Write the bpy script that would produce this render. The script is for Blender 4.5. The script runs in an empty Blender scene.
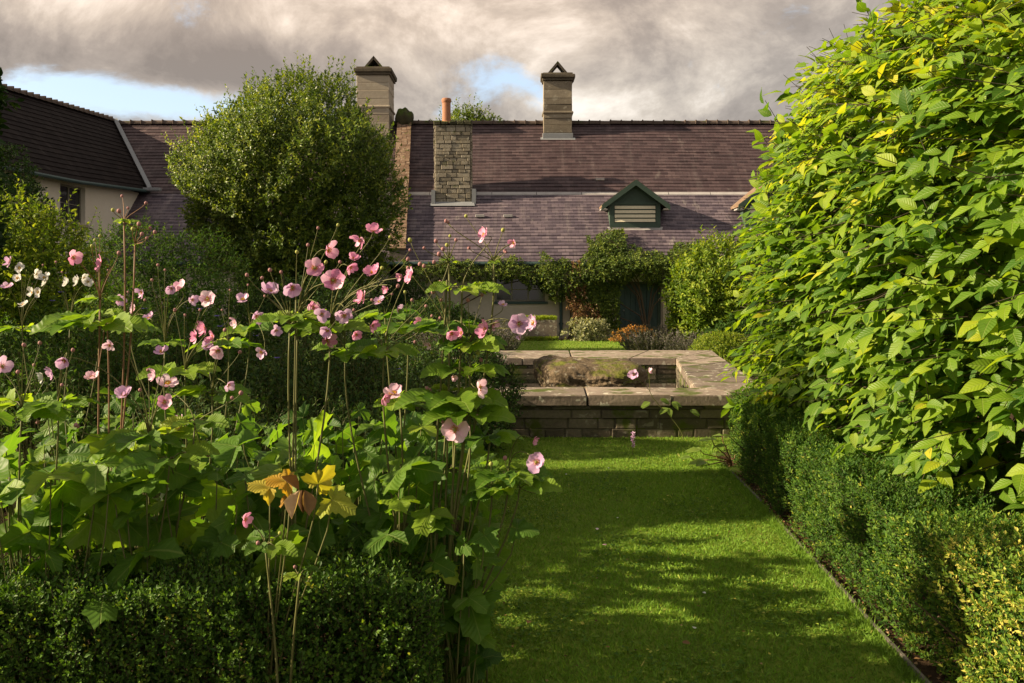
import bpy, bmesh, math, random
import numpy as np
from mathutils import Vector, Matrix

# ---------------------------------------------------------------- camera, light, exposure
scene = bpy.context.scene
COL = scene.collection
F = 910.0; HY = 293.0; EYE = 1.6
cd = bpy.data.cameras.new('camera'); cam = bpy.data.objects.new('camera', cd); COL.objects.link(cam)
cd.sensor_width = 36; cd.lens = F / 1024 * 36; cd.clip_end = 3000; cd.clip_start = 0.05
cd.shift_y = -(341.5 - HY) / 1024
cam.location = (0, 0, EYE); cam.rotation_euler = (math.radians(90), 0, 0)
scene.camera = cam
SUN_EL, SUN_AZ = 24.5, 5.0          # light travels +x, turned 5 degrees towards +y
d = Vector((math.cos(math.radians(SUN_EL)) * math.cos(math.radians(SUN_AZ)),
            math.cos(math.radians(SUN_EL)) * math.sin(math.radians(SUN_AZ)), -math.sin(math.radians(SUN_EL))))
sd = bpy.data.lights.new('sun', 'SUN'); sd.energy = 5.0; sd.angle = math.radians(0.8); sd.color = (1.0, 0.80, 0.53)
so = bpy.data.objects.new('sun', sd); COL.objects.link(so); so.rotation_euler = d.to_track_quat('-Z', 'Y').to_euler()
scene.view_settings.view_transform = 'Standard'; scene.view_settings.look = 'None'
scene.view_settings.exposure = 1.4; scene.view_settings.gamma = 1.0
scene.cycles.max_bounces = 6; scene.cycles.transparent_max_bounces = 4
scene.cycles.diffuse_bounces = 3; scene.cycles.transmission_bounces = 3; scene.cycles.glossy_bounces = 2
scene.cycles.use_denoising = True

class NT:
    def __init__(s, tree): s.t = tree; s.n = tree.nodes; s.l = tree.links
    def new(s, typ, ins=None, **props):
        n = s.n.new(typ)
        for k, v in props.items(): setattr(n, k, v)
        for k, v in (ins or {}).items():
            sock = n.inputs[k]
            if isinstance(v, bpy.types.NodeSocket): s.l.new(v, sock)
            else: sock.default_value = v
        return n
    def math(s, op, a, b=0.0, c=0.0, clamp=False):
        n = s.new('ShaderNodeMath', {0: a, 1: b, 2: c}, operation=op); n.use_clamp = clamp; return n.outputs[0]
    def vmath(s, op, a, b=(0, 0, 0)):
        return s.new('ShaderNodeVectorMath', {0: a, 1: b}, operation=op)
    def mix(s, f, a, b, blend='MIX'):
        n = s.new('ShaderNodeMix', data_type='RGBA', blend_type=blend)
        for i, v in ((0, f), (6, a), (7, b)):
            if isinstance(v, bpy.types.NodeSocket): s.l.new(v, n.inputs[i])
            else: n.inputs[i].default_value = v if i == 0 else (*v[:3], 1)
        return n.outputs[2]
    def noise(s, vec, scale, detail=4, rough=.55, dist=0.0):
        return s.new('ShaderNodeTexNoise', {'Vector': vec, 'Scale': scale, 'Detail': detail, 'Roughness': rough, 'Distortion': dist})
    def ramp(s, f, stops):
        n = s.new('ShaderNodeValToRGB', {0: f}); cr = n.color_ramp
        while len(cr.elements) < len(stops): cr.elements.new(.5)
        for e, (p, c) in zip(cr.elements, stops): e.position = p; e.color = (*c[:3], 1)
        return n.outputs[0]
    def maprange(s, v, a, b, c=0, e=1):
        return s.new('ShaderNodeMapRange', {0: v, 1: a, 2: b, 3: c, 4: e}, interpolation_type='SMOOTHSTEP').outputs[0]

world = bpy.data.worlds.new('World'); scene.world = world; world.use_nodes = True
w = NT(world.node_tree); w.n.clear()
sky = w.new('ShaderNodeTexSky', sky_type='NISHITA', sun_disc=False, sun_elevation=math.radians(SUN_EL),
            sun_rotation=math.radians(-90 - SUN_AZ), air_density=1.2, dust_density=1.5)
co = w.new('ShaderNodeTexCoord').outputs['Generated']
dirv = w.vmath('NORMALIZE', co).outputs[0]
sc_ = w.vmath('MULTIPLY', dirv, (3.0, 3.0, 4.4)).outputs[0]
n1 = w.noise(sc_, 2.1, 10, .62, .35).outputs[0]
def skyspot(px, py, rx, rz):
    v = Vector((px - 512, F, HY - py)).normalized()
    df = w.vmath('SUBTRACT', dirv, tuple(v)).outputs[0]
    q = w.vmath('MULTIPLY', df, (1 / rx, 0, 1 / rz)).outputs[0]
    ln = w.vmath('LENGTH', q).outputs['Value']
    return w.maprange(ln, 1.0, 0.0, 0, 1)
hole = 0.0
for (px, py, rx, rz, a) in ((110, 96, .20, .034, .15), (210, 108, .16, .03, .18), (485, 62, .10, .045, .19), (525, 88, .07, .04, .12), (455, 98, .07, .05, .13), (600, 62, .07, .02, .03), (30, 90, .10, .03, .1)):
    t = w.math('MULTIPLY', skyspot(px, py, rx, rz), a)
    hole = t if hole == 0.0 else w.math('ADD', hole, t)
cov = w.math('ADD', w.math('SUBTRACT', n1, hole), .15)
mask = w.maprange(cov, .36, .54)
n2 = w.noise(w.vmath('ADD', w.vmath('MULTIPLY', dirv, (3.0, 3.0, 4.2)).outputs[0], (3.1, 1.7, .4)).outputs[0], 2.0, 10, .64, .35).outputs[0]
cs = 0.0
for (px, py, rx, rz, a) in ((140, 60, .35, .055, -.17), (600, 102, .09, .035, .11), (560, 100, .05, .03, .12), (140, 5, .7, .05, .10), (20, 40, .3, .05, .03), (850, 60, .35, .12, -.07), (640, 60, .2, .06, -.04), (205, 92, .1, .02, .12)):
    t = w.math('MULTIPLY', skyspot(px, py, rx, rz), a)
    cs = t if cs == 0.0 else w.math('ADD', cs, t)
shade = w.math('ADD', n2, cs)
ccol = w.ramp(shade, [(.32, (1.42, 1.28, 1.18)), (.45, (2.05, 1.84, 1.66)), (.56, (3.1, 2.78, 2.42)), (.70, (5.0, 4.6, 4.1))])
skyc = w.mix(.5, sky.outputs[0], (3.4, 4.1, 5.2))
warm = w.math('ADD', skyspot(160, -20, .75, .16), w.math('MULTIPLY', skyspot(620, 0, .5, .10), .5), clamp=True)
ccol = w.mix(w.math('MULTIPLY', warm, .75), ccol, (1.06, .93, .84), 'MULTIPLY')
final = w.mix(mask, skyc, ccol)
bg = w.new('ShaderNodeBackground', {'Color': final, 'Strength': 0.088})
w.l.new(bg.outputs[0], w.new('ShaderNodeOutputWorld').inputs[0])

# ---------------------------------------------------------------- helpers
rng = np.random.default_rng(11); random.seed(5)
def at(px, py, D): return np.array([(px - 512) * D / F, D, EYE - (py - HY) * D / F])
def unit(a): return a / np.maximum(np.linalg.norm(a, axis=-1, keepdims=True), 1e-9)
def tag(o, label=None, cat=None, group=None, kind=None):
    if label: o['label'] = label
    if cat: o['category'] = cat
    if group: o['group'] = group
    if kind: o['kind'] = kind
    return o
def empty(name, loc, label, cat, group=None):
    o = bpy.data.objects.new(name, None); COL.objects.link(o); o.location = loc; o.empty_display_size = .1
    return tag(o, label, cat, group)
def link(name, me, mat, parent=None):
    o = bpy.data.objects.new(name, me); COL.objects.link(o)
    if mat and not me.materials:
        for m in (mat if isinstance(mat, (list, tuple)) else [mat]): me.materials.append(m)
    if parent is not None:
        o.parent = parent; o.matrix_parent_inverse = Matrix.Translation(parent.location).inverted() if parent.type == 'EMPTY' else Matrix()
    return o

class GM:
    """collects vertices, faces and a per-vertex tint number; becomes ONE mesh object"""
    def __init__(s): s.V = []; s.L = []; s.C = []; s.R = []; s.M = []; s.LP = []; s.n = 0
    def add(s, V, faces, rnd=0.5, mi=0, uv=None):
        V = np.asarray(V, float).reshape(-1, 3); k = len(V)
        s.V.append(V); s.LP.append(np.full((k, 3), 9.)); s.R.append(np.broadcast_to(np.asarray(rnd, float), (k,)).copy())
        for f in faces: s.L.append(np.asarray(f) + s.n); s.C.append(len(f)); s.M.append(mi)
        s.n += k
    def scatter(s, T, pos, fwd, nrm, scale, rnd, mi=0, width=1.0):
        TV, TF = T; TV = np.asarray(TV, float); m = len(pos)
        if m == 0: return
        fwd = unit(fwd); side = unit(np.cross(fwd, nrm)); nn = np.cross(side, fwd)
        scale = np.broadcast_to(scale, (m,))[:, None, None]; width = np.broadcast_to(width, (m,))[:, None, None]
        V = pos[:, None, :] + scale * (TV[None, :, 0:1] * side[:, None, :] * width + TV[None, :, 1:2] * fwd[:, None, :] + TV[None, :, 2:3] * nn[:, None, :])
        k = len(TV); s.V.append(V.reshape(-1, 3)); s.R.append(np.repeat(np.broadcast_to(rnd, (m,)), k)); s.LP.append(np.tile(TV, (m, 1)))
        cnt = np.array([len(f) for f in TF]); flat = np.concatenate([np.asarray(f) for f in TF])
        s.L.append((flat[None, :] + (np.arange(m) * k)[:, None] + s.n).ravel())
        s.C.append(np.tile(cnt, m)); s.M.append(np.full(m * len(cnt), mi))
        s.n += m * k
    def sticks(s, A, B, ra, rb, rnd=.5, mi=0, sides=3):
        A = np.asarray(A, float).reshape(-1, 3); B = np.asarray(B, float).reshape(-1, 3); m = len(A)
        if m == 0: return
        t = unit(B - A); ref = np.where(np.abs(t[:, 2:3]) > .9, np.array([[1., 0, 0]]), np.array([[0, 0, 1.]]))
        u = unit(np.cross(t, ref)); v = np.cross(t, u)
        an = np.arange(sides) * 2 * math.pi / sides
        ring = np.cos(an)[None, :, None] * u[:, None, :] + np.sin(an)[None, :, None] * v[:, None, :]
        ra = np.broadcast_to(ra, (m,))[:, None, None]; rb = np.broadcast_to(rb, (m,))[:, None, None]
        V = np.concatenate([A[:, None, :] + ring * ra, B[:, None, :] + ring * rb], 1)
        q = np.array([[i, (i + 1) % sides, sides + (i + 1) % sides, sides + i] for i in range(sides)])
        s.V.append(V.reshape(-1, 3)); s.R.append(np.repeat(np.broadcast_to(rnd, (m,)), 2 * sides)); s.LP.append(np.full((m * 2 * sides, 3), 9.))
        s.L.append((q.ravel()[None, :] + (np.arange(m) * 2 * sides)[:, None] + s.n).ravel())
        s.C.append(np.full(m * sides, 4)); s.M.append(np.full(m * sides, mi)); s.n += m * 2 * sides
    def tube(s, pts, radii, rnd=.5, mi=0, sides=6):
        P = np.asarray(pts, float); k = len(P); radii = np.broadcast_to(radii, (k,))
        t = unit(np.gradient(P, axis=0)); ref = np.array([0.13, .99, .05])
        u = unit(np.cross(t, ref)); v = np.cross(t, u)
        an = np.arange(sides) * 2 * math.pi / sides
        V = (P[:, None, :] + radii[:, None, None] * (np.cos(an)[None, :, None] * u[:, None, :] + np.sin(an)[None, :, None] * v[:, None, :])).reshape(-1, 3)
        fs = [[i * sides + j, i * sides + (j + 1) % sides, (i + 1) * sides + (j + 1) % sides, (i + 1) * sides + j] for i in range(k - 1) for j in range(sides)]
        fs.append(list(range(sides))[::-1]); fs.append([(k - 1) * sides + j for j in range(sides)])
        s.add(V, fs, rnd, mi)
    def box(s, lo, hi, rnd=.5, mi=0, bev=0.0, jit=0.0):
        lo = np.array(lo, float); hi = np.array(hi, float)
        if bev <= 0:
            V = np.array([[x, y, z] for z in (lo[2], hi[2]) for y in (lo[1], hi[1]) for x in (lo[0], hi[0])])
            if jit: V += rng.normal(0, jit, V.shape)
            s.add(V, [[0, 2, 3, 1], [4, 5, 7, 6], [0, 1, 5, 4], [2, 6, 7, 3], [0, 4, 6, 2], [1, 3, 7, 5]], rnd, mi); return
        bm = bmesh.new(); bmesh.ops.create_cube(bm, size=1)
        for v in bm.verts: v.co = Vector(lo + (np.array(v.co) + .5) * (hi - lo)) + Vector(rng.normal(0, jit, 3) if jit else (0, 0, 0))
        bmesh.ops.bevel(bm, geom=bm.edges[:], offset=bev, segments=1, affect='EDGES')
        s.bm(bm, rnd, mi)
    def bm(s, bm, rnd=.5, mi=0):
        bm.verts.index_update(); s.add([v.co[:] for v in bm.verts], [[v.index for v in f.verts] for f in bm.faces], rnd, mi); bm.free()
    def build(s, name, mat, parent=None, smooth=False, uvfun=None, veins=False):
        me = bpy.data.meshes.new(name); V = np.concatenate(s.V)
        L = np.concatenate([np.atleast_1d(a) for a in s.L]); C = np.concatenate([np.atleast_1d(a) for a in s.C]); M = np.concatenate([np.atleast_1d(a) for a in s.M])
        me.vertices.add(len(V)); me.vertices.foreach_set('co', V.ravel().astype(np.float32))
        me.loops.add(len(L)); me.loops.foreach_set('vertex_index', L.astype(np.int32))
        me.polygons.add(len(C)); st = np.concatenate([[0], np.cumsum(C)[:-1]])
        me.polygons.foreach_set('loop_start', st.astype(np.int32)); me.polygons.foreach_set('material_index', M.astype(np.int32))
        me.polygons.foreach_set('use_smooth', np.full(len(C), bool(smooth)))
        a = me.attributes.new('tint', 'FLOAT', 'POINT'); a.data.foreach_set('value', np.concatenate(s.R).astype(np.float32))
        if veins:
            b = me.attributes.new('leafpos', 'FLOAT_VECTOR', 'POINT'); b.data.foreach_set('vector', np.concatenate(s.LP).ravel().astype(np.float32))
        if uvfun is not None:
            uv = me.uv_layers.new(name='UVMap'); uv.data.foreach_set('uv', uvfun(V[L]).ravel().astype(np.float32))
        me.update(calc_edges=True); me.validate()
        return link(name, me, mat, parent)

# ---------------------------------------------------------------- materials
def mat(name):
    m = bpy.data.materials.new(name); m.use_nodes = True; t = NT(m.node_tree); t.n.clear()
    t.out = t.new('ShaderNodeOutputMaterial'); return m, t
def finish(t, col, rough=.8, bump=None, bstr=.3, bdist=.02, spec=.3, metal=0.0):
    b = t.new('ShaderNodeBsdfPrincipled', {'Base Color': col if isinstance(col, bpy.types.NodeSocket) else (*col[:3], 1), 'Roughness': rough, 'Specular IOR Level': spec, 'Metallic': metal})
    if bump is not None:
        bn = t.new('ShaderNodeBump', {'Height': bump, 'Strength': bstr, 'Distance': bdist}); t.l.new(bn.outputs[0], b.inputs['Normal'])
    t.l.new(b.outputs[0], t.out.inputs[0]); return b
def leaf_mat(name, stops, trans=.35, rough=.45, nscale=40, spec=.35, tcol=1.6, gain=1.4, vein=None):
    stops = [(p, tuple(min(.9, x * gain) for x in c)) for p, c in stops]
    m, t = mat(name)
    tint = t.new('ShaderNodeAttribute', attribute_name='tint').outputs['Fac']
    pos = t.new('ShaderNodeNewGeometry').outputs['Position']
    nz = t.noise(pos, nscale, 2, .5).outputs[0]
    f = t.math('ADD', tint, t.math('MULTIPLY', t.math('SUBTRACT', nz, .5), .25))
    col = t.ramp(f, [(p, c) for p, c in stops])
    bn = None
    if vein:
        sx = t.new('ShaderNodeSeparateXYZ', {0: t.new('ShaderNodeAttribute', attribute_name='leafpos').outputs['Vector']})
        X, Y = sx.outputs[0], sx.outputs[1]; aX = t.math('ABSOLUTE', X)
        if vein == 'palm':
            th = t.math('ARCTAN2', X, Y); rr = t.math('SQRT', t.math('ADD', t.math('MULTIPLY', X, X), t.math('MULTIPLY', Y, Y)))
            dist = t.math('MULTIPLY', rr, t.math('ABSOLUTE', t.math('SINE', t.math('MULTIPLY', th, 1.75))))
            st = t.math('SINE', t.math('ADD', t.math('MULTIPLY', rr, 62.0), t.math('MULTIPLY', t.math('ABSOLUTE', t.math('SINE', t.math('MULTIPLY', th, 1.75))), -22.0)))
        else:
            dist = aX; st = t.math('SINE', t.math('MULTIPLY', t.math('SUBTRACT', Y, t.math('MULTIPLY', aX, .9)), 52.0))
        v1 = t.maprange(dist, .022, .004); v2 = t.maprange(st, .72, 1.0)
        vv = t.math('MAXIMUM', v1, t.math('MULTIPLY', v2, .22))
        col = t.mix(t.math('MULTIPLY', vv, .42), col, (.30, .36, .10))
        hh = t.math('SUBTRACT', t.math('MULTIPLY', st, -.5), v1)
        bn = t.new('ShaderNodeBump', {'Height': hh, 'Strength': .45, 'Distance': .003}).outputs[0]
    b = t.new('ShaderNodeBsdfPrincipled', {'Base Color': col, 'Roughness': rough, 'Specular IOR Level': spec})
    if bn: t.l.new(bn, b.inputs['Normal'])
    tc = t.mix(1.0, col, (tcol, tcol * .95, tcol * .35), 'MULTIPLY')
    tr = t.new('ShaderNodeBsdfTranslucent', {'Color': tc})
    mx = t.new('ShaderNodeMixShader', {0: trans, 1: b.outputs[0], 2: tr.outputs[0]})
    t.l.new(mx.outputs[0], t.out.inputs[0]); return m
def tintcol(t, stops): return t.ramp(t.new('ShaderNodeAttribute', attribute_name='tint').outputs['Fac'], stops)
def plain(name, col, rough=.7, var=.25, scale=8, spec=.3, bstr=.2, metal=0.0):
    m, t = mat(name); pos = t.new('ShaderNodeTexCoord').outputs['Object']
    n = t.noise(pos, scale, 6, .6).outputs[0]
    c = t.mix(t.math('MULTIPLY', n, 1), [x * (1 - var) for x in col], [x * (1 + var) for x in col])
    finish(t, c, rough, n, bstr, .01, spec, metal); return m

M = {}
M['big_leaf'] = leaf_mat('broad_leaf', [(0, (.030, .075, .008)), (.45, (.085, .150, .010)), (.8, (.16, .21, .012)), (1, (.27, .26, .02))], .46, .45, 14, .3, gain=1.7, vein='pinnate')
M['ever_leaf'] = leaf_mat('evergreen_leaf', [(0, (.022, .042, .008)), (.5, (.072, .120, .015)), (1, (.21, .25, .035))], .32, .42, 6, .3)
M['box_leaf'] = leaf_mat('box_leaf', [(0, (.022, .058, .009)), (.55, (.060, .125, .014)), (.85, (.13, .20, .018)), (1, (.26, .27, .05))], .3, .55, 9, .2)
M['box_dry'] = leaf_mat('box_mixed_leaf', [(0, (.020, .055, .009)), (.5, (.055, .115, .014)), (.8, (.13, .19, .022)), (1, (.36, .33, .07))], .3, .6, 9, .15)
M['lime_leaf'] = leaf_mat('lime_leaf', [(0, (.035, .075, .008)), (.5, (.10, .16, .012)), (1, (.24, .28, .03))], .38, .5, 5, .2)
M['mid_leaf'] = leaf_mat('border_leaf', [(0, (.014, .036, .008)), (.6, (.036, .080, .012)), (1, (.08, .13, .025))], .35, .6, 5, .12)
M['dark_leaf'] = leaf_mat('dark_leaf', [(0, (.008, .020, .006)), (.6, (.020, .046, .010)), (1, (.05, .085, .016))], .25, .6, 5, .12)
M['anem_leaf'] = leaf_mat('anemone_leaf', [(0, (.028, .075, .010)), (.45, (.066, .140, .014)), (.8, (.14, .22, .018)), (1, (.26, .31, .035))], .52, .5, 22, .3, vein='palm')
M['vine_leaf'] = leaf_mat('vine_leaf', [(0, (.024, .048, .010)), (.6, (.075, .115, .018)), (1, (.16, .20, .03))], .28, .55, 4, .2)
M['brown_leaf'] = leaf_mat('brown_leaf', [(0, (.05, .026, .012)), (.5, (.15, .075, .03)), (.85, (.30, .19, .09)), (1, (.50, .38, .25))], .3, .7, 40, .2, 1.2, 1.0)
M['yellow_leaf'] = leaf_mat('yellow_leaf', [(0, (.22, .09, .02)), (.3, (.46, .26, .02)), (.6, (.50, .41, .05)), (1, (.28, .34, .03))], .45, .55, 18, .3, 1.4, 1.0, vein='palm')
M['silver_leaf'] = leaf_mat('silver_leaf', [(0, (.07, .09, .05)), (1, (.34, .34, .18))], .25, .6, 5)
M['lav_leaf'] = leaf_mat('lavender_leaf', [(0, (.04, .05, .03)), (.6, (.09, .09, .065)), (1, (.12, .10, .12))], .25, .7, 5, .2, 1.1)
M['orange_leaf'] = leaf_mat('orange_leaf', [(0, (.16, .10, .02)), (1, (.42, .20, .05))], .3, .6, 5, .2, 1.2)
M['stem'] = plain('green_stem', (.11, .115, .035), .6)
M['stem_red'] = plain('reddish_stem', (.19, .105, .055), .6)
M['bark'] = plain('bark', (.075, .055, .038), .9, .4, 20, .2, .6)
M['twig'] = plain('twig', (.06, .05, .03), .8)

def petal_mat(name, c1, c2, tr=.35):
    m, t = mat(name)
    tint = t.new('ShaderNodeAttribute', attribute_name='tint').outputs['Fac']
    pos = t.new('ShaderNodeTexCoord').outputs['Object']
    nz = t.noise(pos, 160, 4, .7).outputs[0]
    f = t.math('ADD', tint, t.math('MULTIPLY', t.math('SUBTRACT', nz, .5), .35), clamp=True)
    sp = t.new('ShaderNodeSeparateXYZ', {0: pos}); th = t.math('ARCTAN2', sp.outputs[0], sp.outputs[1])
    stv = t.math('SINE', t.math('ADD', t.math('MULTIPLY', th, 90.0), t.math('MULTIPLY', nz, 5.0)))
    f = t.math('SUBTRACT', f, t.math('MULTIPLY', t.maprange(stv, .2, 1.0), .22), clamp=True)
    col = t.mix(f, c1, c2)
    bk = t.new('ShaderNodeNewGeometry').outputs['Backfacing']
    col = t.mix(t.math('MULTIPLY', bk, .65), col, c1)
    b = t.new('ShaderNodeBsdfPrincipled', {'Base Color': col, 'Roughness': .6, 'Specular IOR Level': .2})
    tr_ = t.new('ShaderNodeBsdfTranslucent', {'Color': col})
    mx = t.new('ShaderNodeMixShader', {0: tr, 1: b.outputs[0], 2: tr_.outputs[0]}); t.l.new(mx.outputs[0], t.out.inputs[0]); return m
M['petal_pink'] = petal_mat('pink_petal', (.66, .24, .44), (.93, .62, .77))
M['petal_pale'] = petal_mat('pale_pink_petal', (.76, .46, .62), (.95, .80, .88))
M['petal_lilac'] = petal_mat('lilac_petal', (.56, .34, .56), (.82, .62, .80))
M['petal_white'] = petal_mat('white_petal', (.66, .66, .64), (.85, .85, .82))
M['petal_purple'] = petal_mat('purple_petal', (.10, .06, .35), (.20, .15, .5))
M['stamen'] = plain('yellow_stamen', (.72, .42, .04), .7)
M['bud'] = plain('bud', (.30, .15, .15), .7, .3, 60)
M['budgreen'] = plain('seed_head_green', (.30, .32, .08), .7, .3, 60)

# stone
def stone_mat(name, stops, moss=0.0, mosscol=(.07, .09, .015), lichen=0.0, scale=3.0, up=True, bstr=.5, bdist=.02):
    m, t = mat(name); pos = t.new('ShaderNodeTexCoord').outputs['Object']
    tint = t.new('ShaderNodeAttribute', attribute_name='tint').outputs['Fac']
    n = t.noise(pos, scale, 8, .62).outputs[0]; nf = t.noise(pos, scale * 9, 6, .65).outputs[0]
    f = t.math('ADD', t.math('MULTIPLY', tint, .45), t.math('ADD', t.math('MULTIPLY', n, .55), t.math('MULTIPLY', t.math('SUBTRACT', nf, .5), .5)))
    col = t.ramp(f, stops)
    if lichen > 0:
        v = t.noise(pos, scale * 2.6, 3, .5, .4).outputs[0]
        col = t.mix(t.math('MULTIPLY', t.maprange(v, .60, .66), lichen), col, (.48, .46, .38))
    if moss > 0:
        v = t.noise(pos, scale * .8, 6, .6).outputs[0]
        a = t.maprange(v, .62 - moss * .3, .74 - moss * .3)
        if up:
            nz = t.new('ShaderNodeSeparateXYZ', {0: t.new('ShaderNodeNewGeometry').outputs['Normal']}).outputs[2]
            a = t.math('MULTIPLY', a, t.maprange(nz, -.1, .5))
        col = t.mix(a, col, mosscol)
    h = t.math('ADD', n, t.math('MULTIPLY', nf, .5))
    finish(t, col, .9, h, bstr, bdist, .2); return m
M['coping'] = stone_mat('coping_stone', [(0, (.05, .042, .035)), (.4, (.15, .122, .10)), (.65, (.27, .22, .18)), (1, (.44, .38, .31))], .3, lichen=.9, scale=3.4)
M['rubble'] = stone_mat('rubble_stone', [(0, (.035, .030, .022)), (.5, (.10, .085, .062)), (1, (.24, .20, .15))], .45, lichen=.25, scale=3.2, up=False, bdist=.03)
M['mortar'] = stone_mat('mortar', [(0, (.045, .038, .03)), (1, (.13, .11, .09))], .3, scale=6, up=False)
M['chim_stone'] = stone_mat('chimney_rubble', [(0, (.09, .08, .06)), (.5, (.25, .22, .17)), (1, (.46, .42, .34))], .12, lichen=.5, scale=3, up=False)
M['chim_mortar'] = stone_mat('chimney_mortar', [(0, (.07, .06, .05)), (1, (.16, .14, .12))], scale=5)
M['ashlar'] = stone_mat('weathered_ashlar', [(0, (.07, .06, .047)), (.4, (.17, .145, .11)), (.75, (.31, .27, .205)), (1, (.42, .37, .29))], .0, lichen=.3, scale=1.6, up=False)
M['ashlar_pale'] = stone_mat('pale_render', [(0, (.13, .11, .09)), (.4, (.31, .27, .215)), (1, (.46, .41, .33))], lichen=.3, scale=1.3, up=False)
M['brick'] = stone_mat('old_brick', [(0, (.08, .05, .035)), (.5, (.17, .11, .075)), (1, (.28, .21, .15))], .1, lichen=.3, scale=4, up=False)
M['ridge'] = stone_mat('ridge_tile', [(0, (.05, .038, .033)), (1, (.13, .10, .085))], .25, (.05, .06, .015), scale=2)
M['darkcap'] = stone_mat('weathered_cap', [(0, (.045, .038, .028)), (1, (.17, .145, .11))], .2, scale=3)
M['mosscap'] = stone_mat('moss_cap', [(0, (.03, .028, .02)), (1, (.08, .08, .04))], .9, (.05, .075, .012), scale=3, bstr=.9, bdist=.05)
M['rock'] = stone_mat('mossy_rock', [(0, (.022, .017, .011)), (.45, (.10, .074, .046)), (.7, (.20, .15, .10)), (1, (.32, .25, .17))], .45, (.11, .12, .018), lichen=.35, scale=3.6, bstr=1.0, bdist=.08)
M['edging'] = stone_mat('edging_stone', [(0, (.06, .055, .045)), (1, (.20, .18, .15))], .2, scale=5)
M['terracotta'] = plain('terracotta', (.33, .15, .085), .75, .3, 9)
M['lead'] = plain('lead_flashing', (.22, .235, .255), .5, .25, 3, .4)
M['leadpale'] = plain('pale_flashing', (.34, .33, .33), .6, .35, 3, .3)
M['wingwall'] = stone_mat('cream_render', [(0, (.42, .38, .31)), (.4, (.66, .61, .52)), (1, (.78, .74, .66))], scale=1.2, bstr=.35)
M['whitewall'] = stone_mat('limewashed_wall', [(0, (.28, .25, .21)), (.4, (.44, .40, .33)), (1, (.58, .54, .46))], scale=1.2, bstr=.35)
M['greenpaint'] = plain('green_paint', (.048, .080, .062), .55, .25, 6)
M['doorpaint'] = plain('door_paint', (.040, .075, .075), .55, .25, 4)
M['cream'] = plain('cream_paint', (.72, .66, .50), .6, .2, 12)
M['frame_grey'] = plain('window_frame_paint', (.22, .21, .17), .6)
M['wood'] = plain('old_timber', (.16, .12, .08), .8, .4, 14)
m_, t_ = mat('window_glass'); finish(t_, (.02, .023, .025), .06, spec=.6); M['glass'] = m_
m_, t_ = mat('pool_water'); p_ = t_.new('ShaderNodeTexCoord').outputs['Object']
finish(t_, (.010, .013, .007), .03, t_.noise(p_, 5, 2).outputs[0], .05, .02, .5); M['water'] = m_

def slate_mat(name, stops, cw, ch, lichen=.3, spec=.3, rough=.6):
    m, t = mat(name)
    uv = t.new('ShaderNodeUVMap', uv_map='UVMap').outputs[0]
    br = t.new('ShaderNodeTexBrick', {'Vector': uv, 'Color1': (0, 0, 0, 1), 'Color2': (1, 1, 1, 1), 'Mortar': (.5, .5, .5, 1), 'Scale': 1.0,
               'Mortar Size': .006, 'Mortar Smooth': .1, 'Bias': 0.0, 'Brick Width': cw, 'Row Height': ch}, offset=.5)
    n = t.noise(uv, .55, 6, .6).outputs[0]; nf = t.noise(uv, 9, 4, .6).outputs[0]
    f = t.math('ADD', t.math('MULTIPLY', br.outputs['Color'], .42), t.math('ADD', t.math('MULTIPLY', n, .55), t.math('MULTIPLY', t.math('SUBTRACT', nf, .5), .4)))
    col = t.ramp(f, stops)
    v = t.noise(t.vmath('MULTIPLY', uv, (1.0, .55, 1)).outputs[0], 2.2, 6, .65, .3).outputs[0]
    col = t.mix(t.math('MULTIPLY', t.maprange(v, .60, .75), lichen), col, (.33, .30, .27))
    v2 = t.noise(t.vmath('MULTIPLY', uv, (1.6, .16, 1)).outputs[0], 1.6, 5, .6).outputs[0]
    col = t.mix(t.math('MULTIPLY', t.maprange(v2, .5, .75), lichen * .6), col, (.30, .26, .25))
    col = t.mix(t.math('MULTIPLY', br.outputs['Fac'], .75), col, (.02, .016, .016))
    h = t.math('ADD', t.math('SUBTRACT', t.math('MULTIPLY', br.outputs['Color'], .5), br.outputs['Fac']), t.math('MULTIPLY', nf, .3))
    finish(t, col, rough, h, .6, .012, spec); return m
M['slate_up'] = slate_mat('brown_purple_tiles', [(0, (.022, .014, .017)), (.45, (.056, .035, .040)), (.7, (.085, .056, .060)), (1, (.17, .125, .12))], .30, .20, .25)
M['slate_low'] = slate_mat('purple_slates', [(0, (.036, .029, .042)), (.45, (.090, .070, .092)), (.7, (.148, .117, .138)), (1, (.29, .25, .26))], .27, .18, .55)
M['slate_wing'] = slate_mat('dark_wing_slates', [(0, (.008, .006, .006)), (.5, (.014, .010, .010)), (1, (.030, .023, .021))], .30, .22, .08, .06, .8)

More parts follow.
